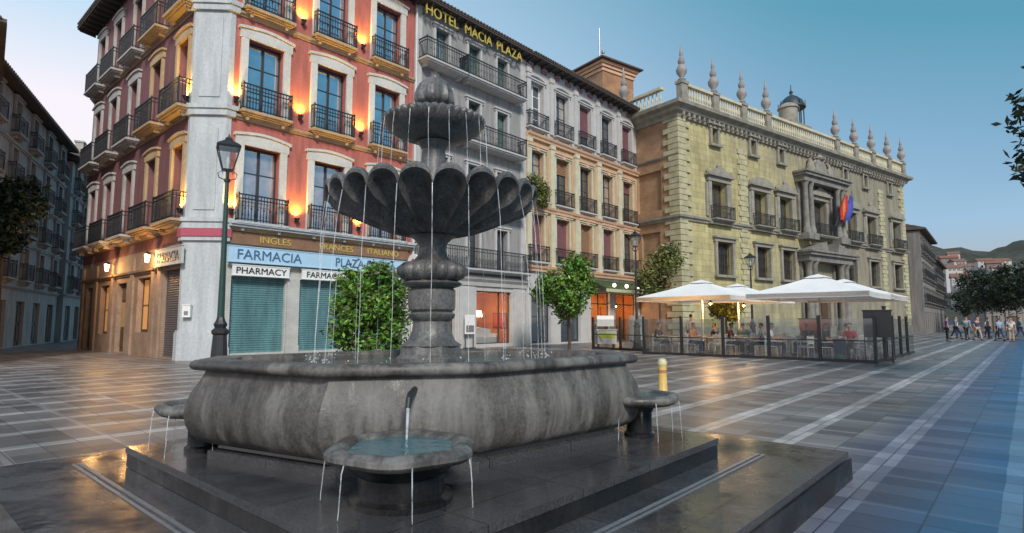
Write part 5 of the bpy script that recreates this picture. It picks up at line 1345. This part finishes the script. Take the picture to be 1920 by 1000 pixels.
sp_.obj('splash', M['jet'], F)['kind'] = 'stuff'

# ------------------------------------------------------------------ street lamps
def street_lamp(label, loc, h, rz=0.3, m='lampgreen', k=1.0):
    t = thing('street_lamp', label, 'street lamp', loc, rz)
    b = MB(); b.lathe([(0.26 * k, 0), (0.26 * k, 0.12), (0.21 * k, 0.16), (0.19 * k, 0.5), (0.15 * k, 1.1), (0.19 * k, 1.14), (0.19 * k, 1.2), (0.12 * k, 1.26), (0.15 * k, 1.34), (0.10 * k, 1.42), (0.08 * k, 1.5)], 8, ph=PI / 8); b.obj('base', M['black'], t, 25)
    b = MB(); b.lathe([(0.075 * k, 1.48), (0.055 * k, h * 0.6), (0.042 * k, h - 1.0), (0.07 * k, h - 0.98), (0.07 * k, h - 0.93), (0.035 * k, h - 0.9), (0.035 * k, h - 0.72)], 12)
    for sg in (-1, 1):
        for ax in (0, 1):
            P = [(0.03, h - 0.95), (0.17, h - 0.9), (0.2, h - 0.8), (0.12, h - 0.74), (0.1, h - 0.8)]
            b.tube([((sg * x, 0, z) if ax == 0 else (0, sg * x, z)) for x, z in P], 0.012, 6)
    b.obj('pole', M[m], t, 40)
    z0 = h - 0.70; z1 = h - 0.22
    f = MB()
    f.loft([sq(0.15, z0 - 0.03), sq(0.16, z0)]); f.loft([sq(0.33, z1), sq(0.35, z1 + 0.04)])
    for i in range(4):
        a = PI / 4 + i * PI / 2
        f.tube([(0.155 * math.cos(a), 0.155 * math.sin(a), z0), (0.325 * math.cos(a), 0.325 * math.sin(a), z1)], 0.013, 6)
    la = f.obj('lantern', M['black'], t)
    c = MB(); c.loft([sq(0.36, z1 + 0.04), sq(0.30, z1 + 0.09), sq(0.17, z1 + 0.16), sq(0.10, z1 + 0.2), sq(0.11, z1 + 0.23), sq(0.05, z1 + 0.27), sq(0.01, z1 + 0.36)]); c.obj('cap', M['black'], la)
    p = MB(); p.loft([sq(0.15, z0 + 0.002), sq(0.32, z1 - 0.002)]); p.obj('pane', M['lampglass'], la)
    u = MB(); u.lathe([(0.03, z0), (0.04, z0 + 0.1), (0.05, z0 + 0.2), (0.02, z0 + 0.3)], 10); u.obj('bulb', M['white'], la, 50)
    return t
l1 = gpx(432, 13.0); street_lamp('green black street lamp with a glass lantern before the pharmacy', (l1[0] - 0.22, l1[1], 0), 5.55, 0.5)
l2 = gpx(1194, 29.6); street_lamp('dark street lamp standing between the cafe and the terrace', (l2[0], l2[1], 0), 5.95, 0.7, 'black')
l3 = gpx(1411, 35.5); street_lamp('dark street lamp rising behind white umbrellas in front of palace', (l3[0], l3[1], 0), 5.5, 0.2, 'black')

# ------------------------------------------------------------------ bollard
bp = gpx(1240, 11.5)
bo = thing('bollard', 'short pale yellow bollard standing alone on the paving', 'bollard', bp)
b = MB(); b.lathe([(0.10, 0), (0.10, 0.04), (0.085, 0.06), (0.08, 0.55)], 16); b.obj('post', mat('yellow_paint', (0.68, 0.45, 0.12), 0.5, 0.1, 4, 0.15), bo, 40)
b = MB(); b.lathe([(0.085, 0.55), (0.09, 0.57), (0.09, 0.61), (0.07, 0.66), (0.02, 0.68)], 16); b.obj('cap', mat('pale_cap', (0.60, 0.58, 0.35), 0.5, 0.1, 4, 0.1), bo, 40)
b = MB(); b.lathe([(0.083, 0.40), (0.083, 0.46)], 16, cap0=False, cap1=False); b.obj('band', mat('copper_band', (0.40, 0.18, 0.10), 0.5, 0.1, 4, 0), bo)

# ------------------------------------------------------------------ terrace
E0 = (5.7, 25.5)
def te(a, b, z=0): return (E0[0] - VX * a + UX * b, E0[1] - VY * a + UY * b, z)      # a along the front, b inwards
ANG_F = math.atan2(-VY, -VX)
def umbrella():
    t = thing('parasol', '', 'parasol', (0, 0, 0), ANG_U)
    b = MB(); b.box(-0.45, 0.45, -0.45, 0.45, 0, 0.1); b.box(-0.3, 0.3, -0.3, 0.3, 0.1, 0.16); b.obj('base', M['steel'], t)
    b = MB(); b.tube([(0, 0, 0.1), (0, 0, 3.25)], 0.04, 10); b.obj('pole', M['white'], t, 40)
    W = 2.08; n = 6; rings = []
    def ring(f, z, sag):
        out = []
        for i in range(4):
            c0 = (W * (1, 1, -1, -1)[i], W * (-1, 1, 1, -1)[i]); c1 = (W * (1, -1, -1, 1)[i], W * (1, 1, -1, -1)[i])
            for k in range(n):
                q_ = k / n; s_ = sag * math.sin(PI * q_)
                x = (c0[0] + (c1[0] - c0[0]) * q_) * f; y = (c0[1] + (c1[1] - c0[1]) * q_) * f
                out.append((x * (1 - 0.05 * math.sin(PI * q_) * f), y * (1 - 0.05 * math.sin(PI * q_) * f), z - s_))
        return out
    P = [(1.0, 2.28, 0.0), (1.0, 2.46, 0.0), (0.75, 2.62, 0.04), (0.5, 2.80, 0.05), (0.25, 3.0, 0.03), (0.13, 3.1, 0.0)]
    b = MB(); b.loft([ring(*p) for p in P] + [ring(f, z - 0.015, s) for f, z, s in reversed(P)] , False, False)
    can = b.obj('canopy', M['canvas'], t, 25)
    b = MB(); b.loft([ring(0.2, 3.09, 0), ring(0.12, 3.17, 0.0), ring(0.02, 3.24, 0.0)]); b.obj('vent_cap', M['canvas'], can, 25)
    for sx, sy in ((1, 1), (1, -1), (-1, 1), (-1, -1)):
        b = MB(); b.tube([(0, 0, 3.05), (0.93 * W * sx, 0.93 * W * sy, 2.44)], 0.014); b.tube([(0, 0, 2.35), (0.5 * W * sx, 0.5 * W * sy, 2.76)], 0.012); b.obj('rib', M['steel'], t)
    return t
u0 = umbrella()
ulab = ['white square parasol at the left front of the terrace', 'white square parasol at the right front of the terrace', 'white square parasol behind the right front one', 'white square parasol behind the left front one']
for i, (a, b_) in enumerate(((1.8, 2.1), (6.55, 2.1), (6.55, 6.4), (1.8, 6.4))):
    o = u0 if i == 0 else copy_tree(u0)
    o.location = te(a, b_, 0.0 if i < 2 else 0.04); o['label'] = ulab[i]; o['group'] = 'white parasols over the terrace'
# glass screens
def screen(w):
    t = thing('glass_screen', '', 'glass screen', (0, 0, 0), 0)
    b = MB(); b.box(0, 0.1, -0.05, 0.05, 0, 1.62); b.box(-0.03, 0.13, -0.08, 0.08, 0, 0.03); b.obj('post', M['black'], t)
    b = MB(); b.box(0.1, w, -0.03, 0.03, 0.0, 0.10); b.box(0.1, w, -0.025, 0.025, 0.72, 0.76); b.obj('rail', M['black'], t)
    b = MB(); b.box(0.12, w - 0.02, -0.006, 0.006, 0.1, 1.5); b.obj('pane', M['screen'], t)
    return t
sW = 1.74; s0 = screen(sW); first = True
front = ['leftmost', 'second', 'middle', 'fourth', 'rightmost']
for k in range(5):
    o = s0 if first else copy_tree(s0); first = False
    o.location = te(sW * k, 0); o.rotation_euler = (0, 0, ANG_F); o['label'] = f'{front[k]} glass panel of the terrace front with a black post'; o['group'] = 'glass screens round the terrace'
for k in range(5):
    o = copy_tree(s0); o.location = te(sW * 5 , sW * k); o.rotation_euler = (0, 0, ANG_U)
    o['label'] = f'glass panel number {("one", "two", "three", "four", "five")[k]} from the front corner on the terrace right side'; o['group'] = 'glass screens round the terrace'
for k in range(2):
    o = copy_tree(s0); o.location = (4.15 + 1.15 * k, 30.2 - 1.35 * k, 0); o.rotation_euler = (0, 0, math.atan2(-1.35, 1.15))
    o['label'] = ('glass panel left of the cafe serving cart with white frame', 'glass panel between serving cart and the dark street lamp')[k]; o['group'] = 'glass screens round the terrace'
# chairs and tables
def chair():
    t = thing('terrace_chair', '', 'chair', (0, 0, 0), 0)
    b = MB(); b.box(-0.21, 0.21, -0.21, 0.21, 0.43, 0.46); b.obj('seat', M['offwhite'], t)
    b = MB()
    b.box(-0.21, -0.17, 0.18, 0.215, 0.46, 0.86); b.box(0.17, 0.21, 0.18, 0.215, 0.46, 0.86)
    for z in (0.56, 0.66, 0.76): b.box(-0.17, 0.17, 0.19, 0.21, z, z + 0.08)
    b.obj('backrest', M['offwhite'], t)
    for x in (-0.19, 0.19):
        for y in (-0.19, 0.19): MB().tube([(x * 1.08, y * 1.1, 0), (x, y, 0.43)], 0.016, 6).obj('leg', M['offwhite'], t)
        MB().box(x - 0.02, x + 0.02, -0.2, 0.19, 0.63, 0.655).obj('arm', M['offwhite'], t)
    return t
def table():
    t = thing('terrace_table', '', 'table', (0, 0, 0), 0)
    b = MB(); b.lathe([(0.33, 0.71), (0.35, 0.72), (0.35, 0.74), (0.33, 0.745)], 20); b.obj('table_top', M['offwhite'], t, 40)
    MB().tube([(0, 0, 0.03), (0, 0, 0.71)], 0.03, 8).obj('leg', M['steel'], t)
    b = MB(); b.lathe([(0.22, 0), (0.22, 0.02), (0.05, 0.04)], 16); b.obj('base', M['steel'], t, 40)
    return t
c0 = chair(); t0 = table(); fc = ft = True
spots = [(0.9, 0.9), (2.5, 0.9), (4.1, 0.95), (5.7, 0.9), (7.6, 1.0), (1.4, 2.9), (3.4, 3.0), (5.2, 2.9), (7.3, 3.1), (2.2, 4.9), (4.3, 4.9), (6.6, 5.0), (3.3, 1.7), (6.6, 1.9), (7.5, 4.7), (0.8, 4.3), (5.4, 6.6), (3.0, 6.8), (7.6, 7.0), (1.2, 6.6)]
seats = []
for i, (a, b_) in enumerate(spots):
    o = t0 if ft else copy_tree(t0); ft = False
    o.location = te(a, b_); o['label'] = 'small round white table on the terrace under the parasols'; o['group'] = 'round tables on the terrace'
    for j, (da, db) in enumerate(((-0.62, 0.05), (0.62, -0.05), (0.05, -0.62 if b_ > 1 else 0.62))):
        if j == 2 and i % 2: continue
        q_ = c0 if fc else copy_tree(c0); fc = False
        p = te(a + da, b_ + db); tt = te(a, b_)
        ang = math.atan2(tt[1] - p[1], tt[0] - p[0]) + PI / 2 + rnd.uniform(-0.25, 0.25)
        q_.location = p; q_.rotation_euler = (0, 0, ang)
        q_['label'] = 'white slatted terrace chair at a round table behind the glass screens'; q_['group'] = 'white chairs on the terrace'
        seats.append((p, ang))
# serving cart, boards, signs
ct = thing('serving_cart', 'white serving cart with a lime green front panel beside the cafe', 'cart', (4.85, 30.3, 0), 0.1)
b = MB(); b.box(-0.5, 0.5, -0.3, 0.3, 0.25, 0.95); b.box(-0.55, 0.55, -0.35, 0.35, 0.95, 1.0); b.obj('body', M['offwhite'], ct)
b = MB(); b.box(-0.42, 0.42, -0.315, -0.3, 0.55, 0.82); b.obj('panel', mat('lime_panel', (0.45, 0.55, 0.06), 0.5, 0.1, 3, 0.1), ct)
for x in (-0.4, 0.4):
    w_ = MB(); w_.loft([[(x + dx, 0.14 * math.cos(2 * PI * i / 14) , 0.14 + 0.14 * math.sin(2 * PI * i / 14)) for i in range(14)] for dx in (-0.03, 0.03)]); w_.obj('wheel', M['black'], ct)
for x in (-0.48, 0.48): MB().tube([(x, 0, 1.0), (x, 0, 1.75)], 0.02, 6).obj('post', M['steel'], ct)
MB().box(-0.45, 0.45, -0.02, 0.02, 1.15, 1.7).obj('menu_panel', M['white'], ct)
wb = thing('white_cabinet', 'white drinks cabinet against the cafe front by the lamp', 'cabinet', yw(11.0, -1.0, 0), ANG_U)
b = MB(); b.box(-0.45, 0.45, -0.3, 0.3, 0.08, 1.75); b.box(-0.48, 0.48, -0.33, 0.33, 1.75, 1.82); b.obj('body', M['white'], wb)
MB().box(-0.38, 0.38, -0.315, -0.3, 0.2, 1.6).obj('door', M['offwhite'], wb); MB().box(0.28, 0.31, -0.35, -0.315, 0.7, 1.1).obj('handle', M['steel'], wb)
for x in (-0.4, 0.34):
    for y in (-0.26, 0.2): MB().box(x, x + 0.06, y, y + 0.06, 0, 0.08).obj('foot', M['black'], wb)
mbd = thing('menu_stand', 'black menu board stand at the terrace right front corner', 'menu board', te(8.72, 0.55), ANG_F + 0.2)
b = MB(); b.box(-0.42, 0.42, -0.03, 0.03, 0.85, 1.75); b.box(-0.45, 0.45, -0.045, 0.045, 1.75, 1.8); b.obj('board', M['black'], mbd)
for x in (-0.4, 0.4): MB().tube([(x, -0.22, 0), (x, 0, 0.9)], 0.02, 6).obj('leg', M['black'], mbd); MB().tube([(x, 0.25, 0), (x, 0, 1.2)], 0.02, 6).obj('leg', M['black'], mbd)
mb2 = thing('menu_stand', 'second black board on legs at the terrace right side rear', 'menu board', te(8.72, 1.9), ANG_U + 0.1)
b = MB(); b.box(-0.5, 0.5, -0.03, 0.03, 0.9, 1.9); b.box(-0.53, 0.53, -0.045, 0.045, 1.9, 1.95); b.obj('board', M['black'], mb2)
for x in (-0.45, 0.45): MB().box(x - 0.03, x + 0.03, -0.04, 0.04, 0, 0.9).obj('leg', M['black'], mb2); MB().box(x - 0.05, x + 0.05, -0.25, 0.25, 0, 0.04).obj('foot', M['black'], mb2)
oc = thing('orange_chiller', 'orange red lit counter box standing at the terrace back', 'counter', te(5.9, 3.9), ANG_F)
b = MB(); b.box(-0.5, 0.5, -0.3, 0.3, 0.0, 1.02); b.obj('body', M['wood'], oc)
b = MB(); b.box(-0.52, 0.52, -0.32, 0.32, 1.02, 1.48); b.obj('panel', mat('orange_panel', (0.62, 0.13, 0.05), 0.5, 0.15, 3, 0.15), oc); MB().box(-0.55, 0.55, -0.35, 0.35, 1.48, 1.53).obj('lid', M['black'], oc)
gb = thing('waste_bin', 'dark blue waste bin with a green base inside the glass front', 'bin', te(7.55, 0.35), ANG_F)
b = MB(); b.lathe([(0.16, 0.25), (0.2, 0.75), (0.21, 0.78), (0.17, 0.78), (0.14, 0.3)], 16); b.obj('body', mat('bin_blue', (0.02, 0.06, 0.14), 0.4, 0.1, 3, 0.1), gb, 40)
b = MB(); b.lathe([(0.18, 0.0), (0.17, 0.04), (0.155, 0.25)], 16); b.obj('base', mat('bin_green', (0.03, 0.20, 0.12), 0.4, 0.1, 3, 0.1), gb, 40)
for i, (a, b_) in enumerate(((1.9, 2.0), (1.9, 6.0))):
    t = thing('terrace_lamp', ('warm lamp hung under the left front parasol', 'warm lamp hung under the left rear parasol')[i], 'lamp', te(a + 0.25, b_ + 0.2, 2.2), ANG_U)
    b = MB(); b.lathe([(0.02, 0.25), (0.03, 0.12), (0.12, 0.0), (0.10, 0.0)], 12); b.obj('lamp_shade', M['iron'], t, 40)
    b = MB(); b.lathe([(0.01, -0.07), (0.06, -0.03), (0.05, 0.03)], 10); b.obj('bulb', M['glow_soft'], t, 60)
    lamp('terrace_light', (0.0, 0, -0.1), 150, (1.0, 0.55, 0.2), 0.06, t)

# ------------------------------------------------------------------ people
def skin_mesh(verts, edges, m, sub=1, root=0):
    me = bpy.data.meshes.new('skin'); bm = bmesh.new(); lay = bm.verts.layers.skin.verify()
    vs = []
    for i, (p, r) in enumerate(verts):
        v = bm.verts.new(p); v[lay].radius = r if isinstance(r, tuple) else (r, r); v[lay].use_root = (i == root); vs.append(v)
    for a, b in edges: bm.edges.new((vs[a], vs[b]))
    bm.to_mesh(me); bm.free()
    o = bpy.data.objects.new('skin', me); col.objects.link(o)
    md = o.modifiers.new('s', 'SKIN'); md.use_smooth_shade = True
    sb_ = o.modifiers.new('b', 'SUBSURF'); sb_.levels = sub; sb_.render_levels = sub
    bpy.context.view_layer.update()
    out = bpy.data.meshes.new_from_object(o.evaluated_get(bpy.context.evaluated_depsgraph_get()))
    bpy.data.objects.remove(o); bpy.data.meshes.remove(me)
    for p in out.polygons: p.use_smooth = True
    out.materials.clear(); out.materials.append(m)
    return out
SKIN = mat('skin', (0.42, 0.25, 0.17), 0.6, 0.06, 3, 0.05)
SHOE = mat('shoe_leather', (0.03, 0.025, 0.022), 0.5, 0.1, 3, 0)
HAIRS = [mat('dark_hair', (0.02, 0.014, 0.01), 0.6, 0.2, 6, 0), mat('brown_hair', (0.08, 0.045, 0.02), 0.6, 0.2, 6, 0)]
def pose(kind):
    """joint positions; the figure faces -y"""
    J = {}
    if kind == 'sit':
        hz = 0.52; J['pel'] = (0, 0.02, hz); J['spine'] = (0, 0.05, hz + 0.22); J['chest'] = (0, 0.03, hz + 0.43); J['neck'] = (0, 0.0, hz + 0.57)
        for n_, sx in (('l', -1), ('r', 1)):
            J['hip' + n_] = (sx * 0.09, 0.0, hz - 0.01); J['kne' + n_] = (sx * 0.11, -0.43, hz + 0.02); J['ank' + n_] = (sx * 0.11, -0.41, 0.09); J['toe' + n_] = (sx * 0.12, -0.56, 0.045)
            J['sho' + n_] = (sx * 0.18, 0.03, hz + 0.47); J['elb' + n_] = (sx * 0.23, -0.06, hz + 0.21); J['wri' + n_] = (sx * 0.12, -0.28, hz + 0.25)
    else:
        st = {'stand': 0.0, 'walk': 0.24, 'walk2': -0.2}[kind]; hz = 0.93 if st == 0 else 0.91
        J['pel'] = (0, 0, hz); J['spine'] = (0, -0.005, hz + 0.22); J['chest'] = (0, -0.01, hz + 0.43); J['neck'] = (0, -0.01, hz + 0.57)
        for n_, sx in (('l', -1), ('r', 1)):
            k = st * sx
            J['hip' + n_] = (sx * 0.09, 0, hz - 0.02); J['kne' + n_] = (sx * 0.10, -k * 0.75 - (0.05 if st else 0.01), 0.49); J['ank' + n_] = (sx * 0.10, -k * 1.25 + (0.06 if k < 0 else 0.0), 0.09 + (0.06 if k < 0 else 0)); J['toe' + n_] = (sx * 0.12, J['ank' + n_][1] - 0.15, 0.045 + (0.0 if k >= 0 else 0.01))
            J['sho' + n_] = (sx * 0.19, 0, hz + 0.47); J['elb' + n_] = (sx * 0.24, k * 0.55 + 0.03, hz + 0.2); J['wri' + n_] = (sx * 0.25, k * 0.9 - 0.08, hz - 0.04)
    return J
_pc = {}
def person_meshes(kind):
    if kind in _pc: return _pc[kind]
    J = {k: Vector(v) for k, v in pose(kind).items()}
    nk = J['neck']; hd = nk + Vector((0, -0.02, 0.09))
    V = [(J['pel'], (0.10, 0.08)), (J['spine'], (0.10, 0.075)), (J['chest'], (0.12, 0.085)), (nk, 0.05), (hd + Vector((0, 0, 0.0)), (0.062, 0.070)), (hd + Vector((0, -0.008, 0.075)), (0.074, 0.088)), (hd + Vector((0, 0.005, 0.14)), (0.062, 0.075))]
    E = [(0, 1), (1, 2), (2, 3), (3, 4), (4, 5), (5, 6)]
    V.append((hd + Vector((0, -0.10, 0.045)), 0.012)); E.append((5, 7))       # nose
    for sx in (-1, 1): V.append((hd + Vector((sx * 0.082, 0.01, 0.055)), 0.014)); E.append((5, len(V) - 1))   # ears
    for n_, sx in (('l', -1), ('r', 1)):
        b0 = len(V)
        V += [(J['sho' + n_], 0.052), (J['elb' + n_], 0.038), (J['wri' + n_], 0.026)]; E += [(2, b0), (b0, b0 + 1), (b0 + 1, b0 + 2)]
        d = (J['wri' + n_] - J['elb' + n_]).normalized(); pl = J['wri' + n_] + d * 0.07
        b1 = len(V); V.append((pl, (0.034, 0.018))); E.append((b0 + 2, b1))
        sd = Vector((0, 1, 0)) if kind != 'sit' else Vector((1, 0, 0))
        for q_ in range(4):
            fl_ = (0.062, 0.075, 0.07, 0.055)[q_]
            base = pl + sd * (q_ - 1.5) * 0.018 + d * 0.02; b2 = len(V)
            V += [(base, 0.0095), (base + d * fl_ * 0.55, 0.009), (base + d * fl_ * 0.9 + Vector((-sx * 0.018, 0, 0)), 0.007)]; E += [(b1, b2), (b2, b2 + 1), (b2 + 1, b2 + 2)]
        b2 = len(V); V += [(pl - d * 0.03 - sd * 0.035, 0.011), (pl + d * 0.015 - sd * 0.055, 0.009)]; E += [(b1, b2), (b2, b2 + 1)]
        b3 = len(V)
        V += [(J['hip' + n_], 0.078), (J['kne' + n_], 0.052), (J['ank' + n_], 0.036), (J['toe' + n_], 0.03)]; E += [(0, b3), (b3, b3 + 1), (b3 + 1, b3 + 2), (b3 + 2, b3 + 3)]
    body = skin_mesh(V, E, SKIN)
    V = [(J['pel'] + Vector((0, 0, 0.03)), (0.145, 0.105)), (J['spine'], (0.135, 0.10)), (J['chest'], (0.155, 0.11)), (nk - Vector((0, 0, 0.035)), 0.062)]; E = [(0, 1), (1, 2), (2, 3)]
    for n_ in 'lr':
        b0 = len(V); mid = J['sho' + n_].lerp(J['elb' + n_], 0.75)
        V += [(J['sho' + n_], 0.066), (mid, 0.056)]; E += [(2, b0), (b0, b0 + 1)]
    shirt = skin_mesh(V, E, M['white'])
    V = [(J['pel'], (0.145, 0.108))]; E = []
    for n_ in 'lr':
        b0 = len(V); low = J['kne' + n_].lerp(J['ank' + n_], 0.92)
        V += [(J['hip' + n_], 0.09), (J['kne' + n_], 0.064), (low, 0.055)]; E += [(0, b0), (b0, b0 + 1), (b0 + 1, b0 + 2)]
    trs = skin_mesh(V, E, M['black'])
    hair = MB(); n = 14
    c = hd + Vector((0, 0.014, 0.085)); rings = []
    for k in range(7):
        ph = R(-35) + (PI / 2 - R(-35)) * k / 6
        ring = []
        for i in range(n):
            th = 2 * PI * i / n; q_ = math.cos(ph); fr = max(0.0, -math.sin(th))
            z = c.z + 0.088 * math.sin(ph) + (0.055 * fr if k < 3 else 0)
            ring.append((c.x + 0.082 * q_ * math.cos(th), c.y + (0.094 if math.sin(th) > 0 else 0.088) * q_ * math.sin(th), z))
        rings.append(ring)
    hair.loft(rings); hm = hair.mesh('hair', HAIRS[0], 80)
    shs = []
    for n_ in 'lr':
        sh_ = MB(); a, t_ = J['ank' + n_], J['toe' + n_]; z = max(0.0, t_.z - 0.045)
        sh_.loft([[(a.x + x * 0.045, a.y + 0.06 - yy * 0.26, z + zz) for x, zz in ((-w_, 0.0), (w_, 0.0), (w_, h_), (-w_, h_))] for yy, w_, h_ in ((0, 0.85, 0.10), (0.35, 0.9, 0.11), (0.7, 1.0, 0.07), (1.0, 0.7, 0.045))])
        shs.append(sh_.mesh('shoe', SHOE))
    _pc[kind] = (body, shirt, trs, hm, shs)
    return _pc[kind]
def cloth(nm, c): return mat('cloth_' + nm, c, 0.85, 0.08, 3, 0.08)
COL = {'white': (0.62, 0.62, 0.62), 'pale blue': (0.24, 0.36, 0.52), 'red': (0.42, 0.04, 0.05), 'purple': (0.16, 0.10, 0.28), 'navy': (0.03, 0.05, 0.13), 'grey': (0.20, 0.20, 0.21), 'black': (0.02, 0.02, 0.022), 'green': (0.05, 0.16, 0.09), 'beige': (0.42, 0.34, 0.24), 'orange': (0.50, 0.18, 0.05), 'maroon': (0.16, 0.03, 0.05), 'blue': (0.05, 0.13, 0.32), 'lilac': (0.30, 0.26, 0.46), 'teal': (0.04, 0.20, 0.24)}
def person(label, kind, loc, rz, top, low, hair=0, group=None, k=1.0):
    bd_, sh_, tr_, hr_, so_ = person_meshes(kind)
    t = thing('person', label, 'person', loc, rz, group)
    t.scale = (k, k, k)
    link('body', bd_, t)
    for nm, me, m in (('shirt', sh_, cloth(top, COL[top])), ('trousers', tr_, cloth(low, COL[low])), ('hair', hr_, HAIRS[hair]), ('shoe', so_[0], SHOE), ('shoe', so_[1], SHOE)):
        o = link(nm, me, t)
        o.material_slots[0].link = 'OBJECT'; o.material_slots[0].material = m
    return t
crowd = [(1781, 54, 'purple', 'black', 'stand'), (1789, 57, 'blue', 'black', 'walk'), (1797, 55, 'white', 'navy', 'stand'), (1806, 58, 'teal', 'black', 'walk2'), (1814, 56, 'lilac', 'grey', 'stand'), (1823, 60, 'pale blue', 'black', 'stand'),
         (1831, 55, 'navy', 'beige', 'walk'), (1840, 58, 'red', 'navy', 'stand'), (1848, 56, 'white', 'black', 'walk2'), (1857, 59, 'grey', 'navy', 'stand'), (1866, 54, 'black', 'black', 'stand'), (1875, 56, 'pale blue', 'navy', 'walk'), (1884, 53, 'blue', 'grey', 'stand'), (1893, 55, 'lilac', 'navy', 'walk2'), (1901, 52, 'white', 'beige', 'stand'), (1909, 54, 'teal', 'navy', 'walk')]
act = {'stand': 'standing', 'walk': 'walking', 'walk2': 'walking'}
for i, (px, dd, tp, lw, kd) in enumerate(crowd):
    dd = dd * 0.84 + (i * 37 % 11 - 5) * 0.9; p = gpx(px + (i * 53 % 7 - 3) * 2.2, dd)
    person(f'person in {tp} shirt and {lw} trousers {act[kd]} in the far crowd', kd, p, rnd.uniform(-PI, PI), tp, lw, i % 2, 'people in the far crowd', 1.0 + 0.05 * math.sin(i * 2.1))
sit = [(0, 'black', 'grey', 'person in black shirt seated at the left end table behind the glass'), (3, 'orange', 'navy', 'person in orange shirt seated near the left pane'), (5, 'maroon', 'black', 'person in maroon shirt seated under the left parasol'), (6, 'grey', 'black', 'person in grey shirt seated by the terrace front'),
       (8, 'white', 'navy', 'person in white shirt seated at a middle table'), (10, 'black', 'black', 'person all in black seated right of the middle'), (12, 'red', 'grey', 'person in red shirt seated on the right terrace side'), (14, 'navy', 'beige', 'person in navy shirt seated on the terrace'),
       (17, 'green', 'black', 'person in green shirt seated farther back on the terrace'), (19, 'black', 'navy', 'person in black shirt and navy trousers seated at the back'), (22, 'beige', 'black', 'person in beige shirt seated under the rear parasol'), (24, 'teal', 'black', 'person in teal shirt seated at the rear right table')]
for i, (k, tp, lw, lab) in enumerate(sit):
    if k < len(seats):
        p, a = seats[k]
        person(lab, 'sit', p, a, tp, lw, i % 2, 'people seated on the terrace')
person('waiter in white shirt and black trousers standing by the cafe', 'stand', te(0.3, 4.2), 2.4, 'white', 'black', 0)
